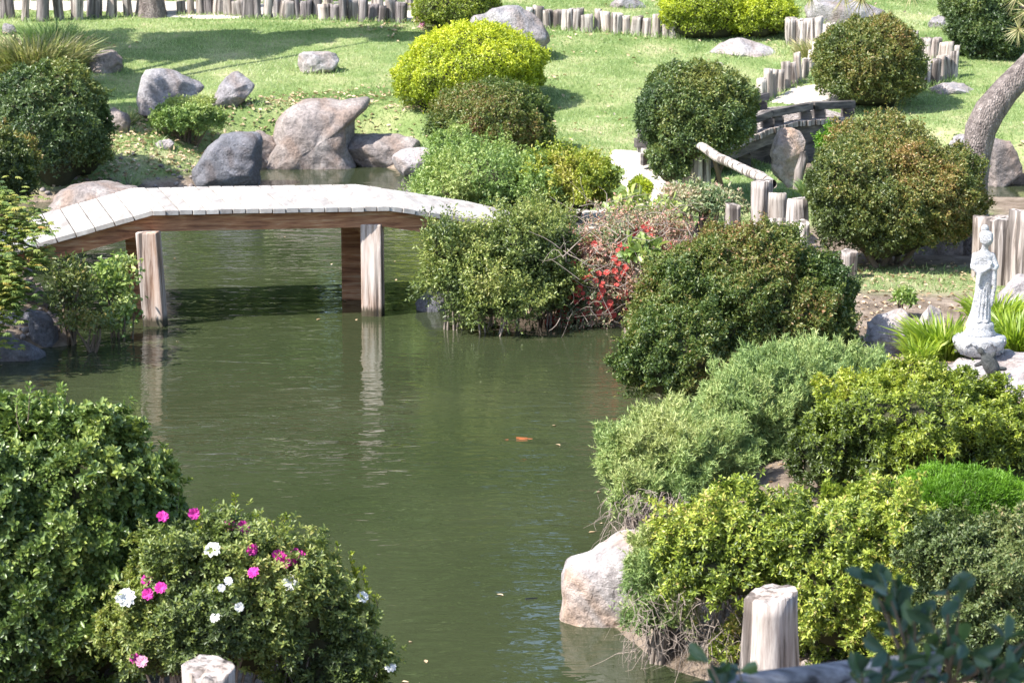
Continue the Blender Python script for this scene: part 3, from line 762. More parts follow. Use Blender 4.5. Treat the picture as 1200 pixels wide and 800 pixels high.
rock('flat brown rock on the bank behind the left end of the bridge', [(46, 240), (70, 224), (110, 219), (160, 220), (180, 228), (150, 250), (70, 252)], m='rust', seed=27, depth=1.1)
rock('small white stone under the little light green topiary', [(179, 170), (186, 157), (198, 160), (206, 170), (196, 176)], m='pale', seed=28)
rock('round grey stone in the grass at the left edge near the top', [(0, 38), (4, 24), (18, 23), (20, 38), (10, 42)], m='grey', seed=29)
rock('low reddish stones left of the large overhanging boulder', [(284, 160), (296, 154), (318, 156), (330, 170), (316, 190), (300, 186)], m='rust', seed=30)
rock('low grey rock behind the log edging at the top of the lawn', [(706, 6), (730, -6), (752, 0), (757, 8), (720, 10)], m='grey', seed=31)
rock('dark shaded boulder under the large green shrub by the statue', [(1052, 330), (1056, 280), (1080, 262), (1120, 256), (1140, 268), (1143, 300), (1132, 338), (1060, 338)], m='rust', seed=32, depth=.5, Y=22.5)
rock('grey stone behind the statue at the foot of the big logs', [(1160, 345), (1175, 328), (1215, 325), (1240, 340), (1230, 358), (1170, 358)], m='pale', seed=33)
rock('tiny pale stone in the lawn behind the left ball shrub', [(834, 76), (840, 71), (848, 73), (850, 79), (838, 80)], m='pale', seed=34)
rock('dark wet stone at the foot of the loose pondside shrub', [(486, 350), (500, 322), (520, 318), (530, 345), (524, 372), (492, 372)], m='dark', seed=35, Y=22.4, bury=.2)
rock('white stone among the red-flowered stems', [(655, 285), (672, 268), (690, 272), (694, 290), (672, 298)], m='pale', seed=36)

# ------------------------------------------------------------------ log edgings
palisade('the edging at the top left', [(8, 24), (60, 26), (150, 20)], 8, 13, 30, m2=M_darklog, jit=.5)
palisade('the edging right of the tree foot', [(212, 20), (300, 22), (395, 25), (470, 28)], 24, 12.5, 29, m2=M_darklog, jit=.5)
palisade('the back row across the upper path', [(0, 4), (200, 2), (350, 6), (480, 14)], 26, 13, 20, m=M_pale, jit=.5)
palisade('the pale edging behind the lawn', [(619, 35), (655, 35), (690, 38), (740, 42), (792, 46)], 16, 12.5, 24, m=M_pale, m2=M_log, jit=.3)
palisade('the tall edging beside the yellow shrub', [(928, 54), (950, 58), (972, 62)], 4, 15, 32, m=M_pale)
palisade('the slanting edging down to the arched bridge', [(968, 72), (945, 92), (922, 105), (893, 122)], 12, 10, 30, m=M_pale, m2=M_log)
palisade('the curved edging behind the ball shrub', [(1050, 62), (1075, 66), (1100, 72), (1120, 80)], 10, 9, 26, m=M_pale, m2=M_log)
palisade('the lower curved edging above the flat slab', [(1072, 104), (1088, 102), (1102, 98), (1118, 92)], 7, 11, 26, m=M_log)
LG = 'big upright logs'
log('thick pale post holding the left end of the slanting branch', 818, 218, 168, 30, Y=25.6, m=M_pale, group=LG)
log('wide log directly below the standing stone, left of its row', 893, 266, 214, 25, Y=22.9, m=M_log, group=LG)
log('tall pale log second in the row below the standing stone', 912, 272, 228, 19, Y=22.7, m=M_pale, group=LG)
log('flat-topped grey log third in the row below the standing stone', 934, 292, 235, 24, Y=22.3, m=M_log, group=LG)
log('low stump with dark top in front of the standing stone logs', 912, 292, 258, 22, Y=21.9, m=M_pale, group=LG)
log('low whitish log right end of the row below the standing stone', 940, 304, 262, 22, Y=21.6, m=M_pale, group=LG)
log('short log stub among the red-flowered stems', 860, 264, 241, 18, Y=23.2, m=M_log, group=LG)
log('dark shaded log stub under the large green shrub', 996, 322, 296, 19, Y=21.2, m=M_log, group=LG)
log('beige barked log just behind the head of the statue', 1150, 330, 256, 21, Y=21.3, m=M_log, group=LG)
log('broad grey split log behind the back of the statue', 1172, 333, 258, 34, Y=21.0, m=M_log, group=LG)
log('pale flat-topped log cut by the right edge behind the statue', 1199, 330, 250, 30, Y=20.8, m=M_log, group=LG)
log('pale log beyond the right edge', 1228, 330, 250, 30, Y=20.8, m=M_pale, group=LG)
log('cracked pale stump in front of the yellow shrub', 905, 840, 695, 64, Y=11.4, m=M_log, group='stumps near the viewer', cat='stump', name='stump')
log('flat grey stump top below the flowering azalea', 242, 900, 784, 68, Y=10.0, m=M_log, group='stumps near the viewer', cat='stump', name='stump')

# slanting branch resting between post and logs
pts = [at(x, y, Y_) for x, y, Y_ in ((810, 165, 25.5), (825, 173, 25.3), (840, 184, 25.0), (858, 192, 24.6), (878, 202, 24.1), (893, 208, 23.6), (905, 216, 23.1))]
b0 = pts[0].copy()
o = link('fallen_branch', tubes_mesh('fallen_branch', [(np.array(pts) - b0, [.03, .045, .05, .046, .05, .052, .045])], M_pale, 10)); o.location = b0
tags(o, 'pale bare branch slanting down from the post to the logs', 'branch')
pts = [at(x, y, 24.9) for x, y in ((934, 222), (937, 200), (942, 185), (941, 178))]
o = link('driftwood_stick', tubes_mesh('driftwood_stick', [(np.array(pts) - pts[0], [.045, .05, .045, .03])], M_log, 8)); o.location = pts[0]
tags(o, 'short grey stick leaning on the right side of the standing stone', 'branch')

# ------------------------------------------------------------------ statue
def remeshed(name, bm, vox, material, parent, smooth=4):
    me = bpy.data.meshes.new(name + '_src'); bm.to_mesh(me); bm.free(); ob = bpy.data.objects.new('tmp', me); C.objects.link(ob)
    m1 = ob.modifiers.new('r', 'REMESH'); m1.mode = 'VOXEL'; m1.voxel_size = vox; m1.use_smooth_shade = True
    m2 = ob.modifiers.new('s', 'SMOOTH'); m2.iterations = smooth; m2.factor = .5
    dg = bpy.context.evaluated_depsgraph_get(); res = bpy.data.meshes.new_from_object(ob.evaluated_get(dg))
    bpy.data.objects.remove(ob); bpy.data.meshes.remove(me); res.name = name; res.materials.clear(); res.materials.append(material)
    return link(name, res, parent)
ICOS = [a.tolist() for a in ico(2)]; ICOB = [a.tolist() for a in ico(4)]
def ell(bm, c, r, rot=None, seg=20):
    M = Matrix.Translation(Vector(c)) @ (rot.to_matrix().to_4x4() if rot else Matrix()) @ Matrix.Diagonal((*r, 1))
    Vv, Ff = ICOS if seg < 16 else ICOB
    vs = [bm.verts.new(M @ Vector(v)) for v in Vv]
    for f in Ff: bm.faces.new([vs[i] for i in f])
def lathe(bm, prof, cx=0, cy=0, sy=1, n=28, wob=0, k=8):
    rings = []
    for z, r, *o in prof:
        ox = o[0] if o else 0
        rings.append([bm.verts.new((cx + ox + r * (1 + wob * math.cos(k * a)) * math.cos(a), cy + r * sy * (1 + wob * math.cos(k * a)) * math.sin(a), z)) for a in [2 * math.pi * q / n for q in range(n)]])
    for A_, B_ in zip(rings[:-1], rings[1:]):
        for q in range(n): bm.faces.new((A_[q], A_[(q + 1) % n], B_[(q + 1) % n], B_[q]))
    bm.faces.new(rings[0][::-1]); bm.faces.new(rings[-1])
def limb(bm, pts, rads):
    for (p, r), (q, s) in zip(zip(pts[:-1], rads[:-1]), zip(pts[1:], rads[1:])):
        p, q = Vector(p), Vector(q); L = (q - p).length; n = max(3, int(L / min(r, s) * 2))
        for i_ in range(n + 1):
            f = i_ / n; rr = r * (1 - f) + s * f; ell(bm, p * (1 - f) + q * f, (rr, rr, rr), seg=12)
M_stone = rock_mat('statue_stone', (.52, .52, .54), (.68, .68, .70), (.80, .80, .81), (.50, .50, .52), 9)
M_bronze = rock_mat('turtle_stone', (.05, .055, .05), (.10, .105, .10), (.18, .18, .17), (.08, .08, .08), 14)
def statue():
    p = at(1147, 416, 17.35); root = empty('statue', p, 'white stone statue of a robed figure standing on a lotus pedestal', 'statue')
    S = 1 / pxm(17.35)    # metres per picture pixel
    bm = bmesh.new()      # pedestal: bowl-shaped lotus
    lathe(bm, [(0, 18 * S), (4 * S, 24 * S), (12 * S, 29 * S), (20 * S, 31 * S), (23 * S, 29 * S), (24.5 * S, 20 * S)], n=48, wob=.03, k=8)
    me = bm_obj('lotus_base', bm, M_stone, root, smooth=True)
    bm = bmesh.new()
    for q in range(8):
        a = q * math.pi / 4 + .3
        for dz, rr in ((0, 1), (0, .72)):
            ring = [(Vector((math.cos(a + u * rr * .33) * (27.5 + 3 * (v > 8)) * S, math.sin(a + u * rr * .33) * (27.5 + 3 * (v > 8)) * S, (3 + v) * S)) if True else 0) for u, v in ((-1, 2), (-.95, 8), (-.6, 14), (0, 17.5), (.6, 14), (.95, 8), (1, 2))]
            for A_, B_ in zip(ring[:-1], ring[1:]): prism(bm, A_, B_, (A_.normalized().x * 2.4 * S, A_.normalized().y * 2.4 * S, 0), (0, 0, 2.2 * S))
    bm_obj('petal_relief', bm, M_stone, root)
    bm = bmesh.new(); lathe(bm, [(24 * S, 19 * S), (26 * S, 19.5 * S), (30 * S, 17 * S), (32 * S, 16 * S), (35 * S, 16.5 * S), (39 * S, 15.5 * S), (40 * S, 13 * S)], sy=.9)
    bm_obj('plinth', bm, M_stone, root, smooth=True)
    bm = bmesh.new(); z0 = 40
    def q(z, r, ox): return ((z0 + z) * S, r * S, ox * S)
    lathe(bm, [q(-1, 14, -1), q(3, 13.5, -1), q(12, 11.5, 0), q(25, 10, 1), q(38, 9.5, 2.5), q(50, 10, 3.5), q(60, 10.5, 3.5), q(70, 11.5, 2.5), q(78, 11, 1.5), q(82, 8, 1.5), q(85, 4.2, 2.2), q(91, 3.8, 3)], sy=.72, n=40)
    for k_ in range(7):      # folds of the robe
        a = -2.6 + k_ * .36
        limb(bm, [(S * (math.cos(a) * 13 - 1), S * math.sin(a) * 9.5, S * (z0 + 1)), (S * (math.cos(a) * 9 + 2), S * math.sin(a) * 7.2, S * (z0 + 42))], [1.5 * S, .9 * S])
    limb(bm, [(-8 * S, 0, (z0 + 78) * S), (-10 * S, -3 * S, (z0 + 66) * S), (-3 * S, -8 * S, (z0 + 60) * S), (7 * S, -9 * S, (z0 + 66) * S)], [4.5 * S, 4.6 * S, 4 * S, 2.8 * S])
    limb(bm, [(11 * S, 0, (z0 + 78) * S), (15 * S, -3 * S, (z0 + 66) * S), (13 * S, -8 * S, (z0 + 64) * S), (8 * S, -9 * S, (z0 + 70) * S)], [4.3 * S, 4.4 * S, 3.6 * S, 2.6 * S])
    limb(bm, [(-4 * S, -8 * S, (z0 + 58) * S), (-5 * S, -8.5 * S, (z0 + 46) * S)], [3.6 * S, 2.2 * S])      # hanging sleeves
    limb(bm, [(13 * S, -7 * S, (z0 + 62) * S), (14.5 * S, -6 * S, (z0 + 42) * S), (12 * S, -4 * S, (z0 + 20) * S)], [3.4 * S, 2.4 * S, 1.6 * S])
    ell(bm, (8 * S, -11 * S, (z0 + 71) * S), (2.2 * S, 2.4 * S, 3.4 * S))      # joined hands
    hc = Vector((4.5 * S, -1.5 * S, (z0 + 98) * S)); ell(bm, hc, (7.2 * S, 7.4 * S, 8.8 * S), seg=28)
    ell(bm, hc + Vector((3 * S, -7.2 * S, -.5 * S)), (1.2 * S, 1.4 * S, 1.8 * S))
    ell(bm, hc + Vector((-1 * S, 1.5 * S, 3.5 * S)), (8.2 * S, 8 * S, 6.5 * S)); ell(bm, hc + Vector((-2.5 * S, 2 * S, 12 * S)), (4.6 * S, 4.6 * S, 4.8 * S))
    ell(bm, hc + Vector((-7.2 * S, 0, -2 * S)), (1 * S, 1.6 * S, 3 * S))
    ell(bm, (5 * S, -9 * S, (z0 + 1.5) * S), (3.2 * S, 4 * S, 2 * S)); ell(bm, (-4 * S, -9.5 * S, (z0 + 1.5) * S), (3.2 * S, 4 * S, 2 * S))
    f = remeshed('figure', bm, 1.0 * S, M_stone, root, 2)
statue()
def turtle():
    p = at(1161, 428, 16.9); root = empty('turtle_statue', p, 'dark turtle figure climbing the pale rock at the foot of the statue', 'statue')
    S = 1 / pxm(16.9); rot = Matrix.Rotation(R(28), 3, 'Y').to_quaternion()
    root.rotation_euler = (R(20), 0, R(0))
    bm = bmesh.new(); ax = Vector((-.55, .25, .75)).normalized(); qr = ax.to_track_quat('Y', 'Z')
    ell(bm, (0, 0, 0), (12.5 * S, 16.5 * S, 8 * S), qr, 32); sh = bm_obj('shell', bm, M_bronze, root, smooth=True)
    bm = bmesh.new(); limb(bm, [ax * 10 * S, ax * 19 * S], [4 * S, 3 * S]); ell(bm, ax * 21 * S, (4 * S, 5 * S, 3.6 * S), qr)
    side = ax.cross(Vector((0, -1, .3))).normalized()
    for f in (-1, 1):
        for g in (-9, 8): limb(bm, [ax * g * S + side * f * 6 * S, ax * (g * 1.35) * S + side * f * 13 * S + Vector((0, 2 * S, -3 * S))], [3.2 * S, 2.4 * S])
    limb(bm, [ax * -13 * S, ax * -19 * S], [2 * S, .9 * S])
    remeshed('body', bm, 1.1 * S, M_bronze, root, 2)
turtle()

# ------------------------------------------------------------------ fish
M_koi = plain('koi_orange', (.40, .13, .05), .3, 0, .6); M_carp = plain('carp_dark', (.03, .035, .05), .3, 0, .6)
def fish(label, px, py, L, ang, m):
    p = atz(px, py, -.022); root = empty('fish', p, label, 'fish', 'fish in the pond'); root.rotation_euler = (0, 0, ang)
    bm = bmesh.new(); n = 14; rings = []
    for i_ in range(13):
        f = i_ / 12; r = L * .13 * math.sin(math.pi * min(1, f * .93 + .05)) ** .7 * (1 - .35 * f); y = .04 * L * math.sin(f * 4)
        rings.append([bm.verts.new(((.5 - f) * L, y + math.cos(a) * r * .7, math.sin(a) * r * .9)) for a in [2 * math.pi * q / n for q in range(n)]])
    for A_, B_ in zip(rings[:-1], rings[1:]):
        for q in range(n): bm.faces.new((A_[q], A_[(q + 1) % n], B_[(q + 1) % n], B_[q]))
    bm.faces.new(rings[0][::-1]); bm.faces.new(rings[-1]); bm_obj('body', bm, m, root, smooth=True)
    bm = bmesh.new(); prism(bm, (-.40 * L, 0, .01), (-.68 * L, .02 * L, .0), (0, .004, 0), (0, 0, .12 * L)); bm_obj('tail', bm, m, root)
    bm = bmesh.new(); prism(bm, (.12 * L, 0, L * .09), (-.18 * L, .02, L * .10), (0, .004, 0), (0, 0, .07 * L)); bm_obj('fin', bm, m, root)
fish('orange koi breaking the surface in the middle of the pond', 613, 518, .26, .1, M_koi)
fish('dark carp near the surface beside the ochre pond rock', 625, 706, .22, .6, M_carp)

# ------------------------------------------------------------------ shrubs, far to near
SG = 'clipped ball shrubs'; AZ = 'azaleas and loose shrubs'
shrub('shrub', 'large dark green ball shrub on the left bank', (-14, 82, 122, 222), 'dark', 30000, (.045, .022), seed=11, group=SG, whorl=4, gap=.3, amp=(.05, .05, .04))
shrub('shrub', 'olive shrub at the left edge in front of the dark ball', (-75, 152, 46, 256), 'olive', 22000, (.04, .02), seed=12, group=SG, Y=24.5)
shrub('shrub', 'small light green topiary on bare stems among the rocks', (180, 114, 261, 158), 'fresh', 12000, (.035, .017), seed=13, vb=.62, Y=ground(220, 172)[1] + .1, spray=(500, .06), group=SG, stems=9, lower=-.5, core=.55, shell=.15, amp=(.08, .05, .04), grd=None, stem_r=.014)
shrub('shrub', 'pink-flowered azalea at the top beside the pointed boulder', (486, -24, 586, 40), 'ygreen', 12000, (.04, .018), seed=14, group=AZ)
az_top = _ = None
sh = shrub('shrub', 'biggest bright yellow dome shrub on the lawn', (476, 38, 646, 136), 'yellow', 42000, (.036, .018), seed=15, group=SG, sup=2.2, depth=.9, vb=.45, tipv=.3, patch=.08, lower=-.5)
shrub('shrub', 'dark green reddish-topped shrub in front of the big yellow dome', (510, 97, 647, 196), 'mound', 30000, (.036, .018), seed=16, group=SG, gap=.25, sup=2.0, vb=.38)
shrub('shrub', 'left one of two joined yellow shrubs behind the lawn', (770, -12, 866, 48), 'yellow', 17000, (.04, .02), seed=17, group=SG, lower=-.35, tipv=.3, stems=9, stem_r=.018, amp=(.05, .06, .04))
shrub('shrub', 'right one of two joined yellow shrubs behind the lawn', (850, -6, 929, 48), 'yellow', 13000, (.04, .02), seed=18, group=SG, lower=-.35, tipv=.3, stems=8, stem_r=.018, amp=(.05, .06, .04))
shrub('shrub', 'dark ball shrub covering the left half of the arched bridge', (755, 73, 882, 188), 'dark', 34000, (.038, .019), seed=19, group=SG, vb=.5, lower=-.6, Y=25.9, amp=(.04, .035, .03), sup=2.2, stems=5, stem_r=.022, extra=[(764, 160, 806, 214, 25.7)])
shrub('shrub', 'round olive ball shrub above the right end of the arched bridge', (958, 24, 1072, 134), 'olive', 32000, (.042, .021), seed=20, group=SG, vb=.42, amp=(.035, .03, .03), sup=2.35)
shrub('shrub', 'green ball shrub cut by the top right corner', (1108, -28, 1206, 72), 'dark', 26000, (.045, .022), seed=21, group=SG, vb=.62, stems=3, stem_r=.03, lower=-.7)
shrub('shrub', 'tiny bright green bush under the right end of the arched bridge', (962, 150, 1002, 184), 'moss', 5000, (.03, .014), seed=22, group=AZ, Y=26.0)
shrub('shrub', 'low olive shrub between the ball shrub and the big green one', (975, 141, 1085, 215), 'olive', 22000, (.034, .017), seed=23, spray=(700, .08), clump=.04, group=AZ, Y=25.2, vb=.36, extra=[(965, 165, 1060, 235, 24.6), (1040, 178, 1112, 235, 24.8)])
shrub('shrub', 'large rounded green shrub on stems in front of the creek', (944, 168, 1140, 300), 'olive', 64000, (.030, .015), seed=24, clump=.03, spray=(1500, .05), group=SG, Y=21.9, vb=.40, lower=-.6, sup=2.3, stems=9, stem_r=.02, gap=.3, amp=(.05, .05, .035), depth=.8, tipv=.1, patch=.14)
shrub('shrub', 'low loose light green shrub behind the right end of the footbridge', (492, 186, 636, 250), 'fresh', 30000, (.036, .016), seed=25, spray=(1600, .11), clump=.05, group=AZ, Y=24.8, out=.8, amp=(.10, .08, .05), vb=.35, shell=.10, core=.7, extra=[(500, 196, 560, 236, 25.2), (600, 200, 664, 275, 24.4)])
shrub('shrub', 'bright yellow-green loose shrub beside the gravel path', (630, 186, 708, 250), 'ygreen', 22000, (.034, .016), seed=26, spray=(900, .12), clump=.045, group=AZ, Y=24.4, vb=.42, tipv=.3, amp=(.08, .08, .05), gap=.2)
shrub('shrub', 'tiny yellow bush at the edge of the gravel path', (738, 211, 762, 233), 'yellow', 2500, (.03, .014), seed=27, group=AZ, Y=23.6)
shrub('shrub', 'loose leafy shrub overhanging the water by the right bridge end', (508, 284, 600, 366), 'azalea', 50000, (.034, .015), seed=28, spray=(2600, .13), clump=.06, group=AZ, Y=21.6, vb=.42, amp=(.13, .10, .06), shell=.13, out=.8, core=.62, gap=.35, depth=.7, lower=-.8, stems=24, stem_m=M_dead,
      extra=[(566, 262, 660, 372, 21.6), (528, 322, 622, 374, 21.3), (612, 276, 672, 370, 21.7), (600, 250, 664, 310, 22.2), (488, 274, 560, 344, 21.5)])
flw = shrub('flowering_shrub', 'sparse tangle of grey stems with red flowers at the water', (660, 275, 750, 376), 'red', 46000, (.034, .015), seed=29, spray=(900, .16), clump=.06, group=AZ, Y=21.9, vb=.55, vs=.3, amp=(.12, .1, .06), shell=.2, out=.7, core=.62, gap=.5, depth=.7, lower=-.8, stems=0,
      extra=[(700, 262, 790, 336, 22.2), (712, 256, 790, 300, 22.5)], corem=M_dead, patch=.2)
rg = np.random.default_rng(5); paths = []
for q in range(300):
    p0 = at(rg.uniform(655, 815), rg.uniform(235, 380), rg.uniform(21.0, 22.6)); 
    if p0[2] < .05: p0[2] = .05
    if sdf(np.array([at(x, y, 22)[[0, 2]] for x, y in ((640, 280), (700, 210), (820, 215), (840, 260), (735, 390), (645, 385))]), p0[0], p0[2]) > 0: continue
    p1 = p0 + rg.normal(size=3) * [.16, .1, .12]; paths.append((bent(p0, p1, 5, .04, rg) - flw[1], np.linspace(1, .3, 5) * rg.uniform(.002, .005)))
link('stems', tubes_mesh('stems', paths, M_dead, 5), flw[0])['kind'] = 'stuff'
for q in range(150):
    x, y = rg.uniform(640, 735), rg.uniform(275, 384)
    y = 384 - (384 - y) * rg.random() ** .5 * .95
    if q % 6 == 0: x, y = rg.uniform(700, 790), rg.uniform(262, 300)
    flower(flw, x, y, rg.uniform(.018, .034), M_red, k=1.04, fwd=.12)
shrub('shrub', 'biggest domed green and rust shrub on the right shore', (744, 274, 962, 466), 'mound', 150000, (.027, .014), seed=30, spray=(3500, .07), clump=.03, group=SG, Y=18.3, vb=.38, depth=.75, sup=2.05, lower=-.75, gap=.22, amp=(.045, .04, .025), patch=.2, tipv=.1, extra=[(726, 366, 850, 472, 17.7), (862, 312, 1006, 472, 18.2)])
shrub('juniper', 'upper feathery blue-green juniper behind the yellow-green azalea', (838, 420, 1036, 530), 'juniper', 170000, (.032, .008), seed=31, group='junipers', Y=15.9, spray=(9000, .05), clump=.035, kind='needle', out=1.1, up=.5, shell=.08, vb=.45, depth=.9, lower=-.5, core=.8, amp=(.08, .06, .04), extra=[(822, 456, 930, 552, 15.4), (930, 418, 1050, 520, 16.0)], stems=20, stem_m=M_dead, patch=.12)
jl = shrub('juniper', 'left feathery juniper with bare twigs hanging over the water', (706, 492, 864, 584), 'juniper', 130000, (.03, .0075), seed=32, group='junipers', Y=14.9, spray=(7000, .05), clump=.035, kind='needle', out=1.1, up=.5, shell=.07, vb=.5, depth=.9, lower=-.35, core=.78, amp=(.09, .06, .04), stems=30, stem_m=M_dead, extra=[(722, 556, 766, 606, 14.5)], stem_r=.007)
az = shrub('azalea', 'domed yellow-green azalea on the right below the statue', (944, 434, 1186, 572), 'ygreen', 70000, (.030, .012), seed=33, group=AZ, Y=14.6, spray=(1600, .055), clump=.035, whorl=5, vb=.27, depth=.8, lower=-.7, gap=.4, amp=(.06, .05, .04), up=.4, extra=[(1090, 462, 1230, 576, 14.5), (932, 492, 1010, 570, 14.4)], tipv=.2)
shrub('moss_mound', 'smooth bright green mossy cushion between the azaleas', (1050, 552, 1190, 612), 'moss', 32000, (.03, .006), seed=34, group=AZ, Y=12.9, clump=.008, out=1.3, up=.6, amp=(.05, .03, .02), shell=.03, core=.93, stems=0, vs=.1, cat='shrub', extra=[(1120, 558, 1205, 630, 12.8)])
shrub('azalea', 'broad golden-leaved azalea with bare twigs beneath, lower right', (912, 574, 1110, 760), 'ygold', 90000, (.030, .012), seed=35, group=AZ, Y=12.2, spray=(2200, .055), clump=.045, whorl=5, vb=.34, vs=.24, depth=.75, lower=-.6, gap=.62, amp=(.06, .07, .05), up=.4, shell=.08, core=.78, stems=40, stem_m=M_dead, stem_r=.006,
      extra=[(775, 582, 950, 705, 12.5), (1010, 588, 1100, 790, 12.0), (925, 690, 1030, 800, 12.3), (838, 728, 885, 800, 12.4)], patch=.08, corem=M_core)
shrub('juniper', 'small soft green juniper between the ochre rock and golden azalea', (742, 622, 812, 690), 'juniper', 50000, (.026, .007), seed=36, group='junipers', Y=12.7, kind='needle', spray=(900, .06), clump=.04, out=1.0, up=.4, shell=.1, core=.7, stems=20, stem_m=M_dead, extra=[(740, 690, 800, 740, 12.6)], gap=.2, vb=.6)
shrub('groundcover', 'small-leaved grey-green shrub filling the lower right corner', (1092, 602, 1290, 850), 'cover', 90000, (.022, .010), seed=37, group=AZ, Y=11.6, spray=(1500, .06), clump=.04, whorl=4, vb=.34, depth=.8, gap=.2, amp=(.07, .05, .03), stems=6, cat='shrub', patch=.1)
# bare twigs below the golden azalea and the junipers
for k_, (lab, x0, x1, y0, y1, yy, n_) in enumerate((('grey mass of bare twigs under the golden azalea', 735, 900, 690, 775, 12.5, 420), ('hanging bare twigs under the left juniper', 712, 800, 575, 640, 14.4, 260))):
    paths = []; b0 = at((x0 + x1) / 2, y1, yy)
    for q in range(n_):
        a = at(rg.uniform(x0, x1), rg.uniform(y0, y1 - 10), yy + rg.uniform(-.3, .2)); e = a + [rg.normal() * .07, rg.normal() * .08, -rg.uniform(.02, .2)]
        paths.append((bent(a, e, 5, .03, rg) - b0, np.linspace(1, .4, 5) * rg.uniform(.0012, .0028)))
    o = link('twigs', tubes_mesh('twigs', paths, M_dead, 4)); o.location = b0; tags(o, lab, 'twigs', 'bare twigs')

pit = shrub('shrub', 'big glossy dark green shrub in the lower left corner', (-120, 484, 196, 880), 'pitto', 105000, (.036, .020), seed=40, spray=(700, .09), clump=.04, group='shrubs beside the viewer', Y=11.4, whorl=6, kind='leaf', vb=.5, depth=.7, gap=.15, amp=(.05, .05, .05), sup=2.5, shell=.06, tipv=.12, up=.3, stems=0, patch=.1)
azf = shrub('azalea', 'azalea with magenta and white flowers in the left foreground', (168, 628, 372, 800), 'azalea', 66000, (.026, .011), seed=41, spray=(1200, .09), clump=.04, group='shrubs beside the viewer', Y=10.9, whorl=6, kind='leaf', vb=.42, depth=.7, gap=.45, amp=(.09, .08, .06), shell=.09, tipv=.12, up=.4, core=.7, lower=-.4, stems=60, stem_m=M_dead, stem_r=.006,
      extra=[(290, 668, 412, 780, 10.9), (330, 712, 436, 860, 10.9), (148, 700, 260, 800, 10.8)], vs=.2)
# upright shoots on the azalea and the glossy shrub
for (sh_, tips, mk, L0) in ((azf, [(236, 600), (276, 582), (335, 606), (345, 640), (362, 640), (380, 648), (395, 640), (410, 650), (418, 668), (425, 668), (256, 610), (300, 606), (318, 612), (440, 700), (450, 752)], 'ygreen', .026), (pit, [(34, 452), (20, 462), (72, 455), (66, 470), (190, 560), (210, 575), (110, 485)], 'fresh', .032)):
    root, base, data = sh_
    for x, y in tips:
        Yt = data[0][0][1]; tip = at(x, y, Yt); st = tip + [rg.normal() * .03, 0, -.17]; P, A = [], []
        pts = bent(st, tip, 5, .015, rg)
        for f in np.linspace(.2, 1, 10):
            for _ in range(3 if f < .95 else 6):
                P.append(st * (1 - f) + tip * f); a = rg.normal(size=3) * .8; a[2] = abs(a[2]) * .6 + .5; A.append(a)
        P, A = np.array(P), nrm(np.array(A))
        sh1 = link('shoot', leaves_mesh('shoot', P - st, A, nrm(rg.normal(size=P.shape)), L0 * rg.uniform(.7, 1.2, len(P)), L0 * .42, np.clip(.5 + .2 * rg.normal(size=len(P)), 0, 1), L_[mk], 'leaf'), root)
        sh1.location = st - base
        link('stem', tubes_mesh('stem', [(pts - st, np.linspace(.003, .0015, 5))], M_stem, 5), sh1)
for (x, y, m_) in ((191, 607, M_pink), (228, 603, M_pink), (270, 616, M_pink), (284, 618, M_pink), (291, 624, M_pink), (296, 645, M_pink), (298, 672, M_pink), (330, 655, M_pink), (338, 651, M_pink), (345, 650, M_pink), (352, 652, M_pink), (334, 660, M_pink), (342, 657, M_pink), (349, 660, M_pink), (326, 652, M_pink), (357, 658, M_blush), (164, 702, M_pink), (173, 681, M_pink), (174, 697, M_pink), (189, 690, M_pink), (160, 773, M_pink), (167, 776, M_blush)):
    flower(azf, x, y, .029, m_, 'magenta azalea flower', k=1.06, fwd=.085)
for (x, y, s_) in ((250, 646, .042), (148, 702, .05), (341, 684, .042), (425, 701, .03), (458, 783, .03), (281, 712, .024), (268, 682, .022), (253, 725, .026), (260, 690, .02)):
    flower(azf, x, y, s_ * .95, M_white, 'white azalea flower', k=1.06, fwd=.2 if x < 180 else .085)
o = shrub('azalea', 'pink-speckled low azalea beside the dark pointed shrub', (505, 150, 560, 200), 'fresh', 6000, (.034, .016), seed=43, group=AZ, Y=26.5, vb=.3)
topaz = shrub('azalea', 'small pink-flowering bush peeping over the back row of the big yellow dome', (494, -16, 580, 38), 'ygreen', 8000, (.04, .018), seed=44, group=AZ)
for q in range(34): flower(topaz, rg.uniform(490, 584), rg.uniform(2, 36), .05, M_blush)

# ------------------------------------------------------------------ small plants
def blades(label, name, px, py, rpx, n, L, W, mk, Y=None, spread=.6, group='grassy plants', cat='grass plant', v=.5):
    g = ground(px, py) if Y is None else at(px, py, Y); s = pxm(g[1]); r = rpx / s; rg = np.random.default_rng(int(px * 7 + py))
    a = rg.uniform(0, 6.28, n); q = np.sqrt(rg.random(n)) * r
    P = np.stack([np.cos(a) * q, np.sin(a) * q * .8, np.zeros(n)], 1)
    for i_ in range(n): P[i_, 2] = 0
    A = nrm(np.stack([np.cos(a) * spread, np.sin(a) * spread, np.ones(n)], 1) + .35 * rg.normal(size=(n, 3)) * spread)
    Nn = nrm(np.cross(A, rg.normal(size=(n, 3))))
    o = link(name, leaves_mesh(name, P, A, Nn, L * rg.uniform(.5, 1.15, n), W, np.clip(v + .22 * rg.normal(size=n), 0, 1), L_[mk], 'blade')); o.location = g - [0, 0, .02]
    return tags(o, label, cat, group)
blades('yellow-green strappy clump left of the statue pedestal', 'iris_clump', 1106, 416, 26, 700, .40, .016, 'iris', Y=17.6)
blades('yellow-green strappy clump right of the statue pedestal', 'iris_clump', 1190, 412, 26, 800, .42, .016, 'iris', Y=17.9)
blades('dense strappy clump between statue and the big logs', 'iris_clump', 1168, 372, 30, 380, .28, .015, 'iris', Y=19.0)
blades('large dry tussock of long grass at the top left', 'grass_tussock', 40, 82, 50, 2600, .75, .016, 'tussock', spread=.8)
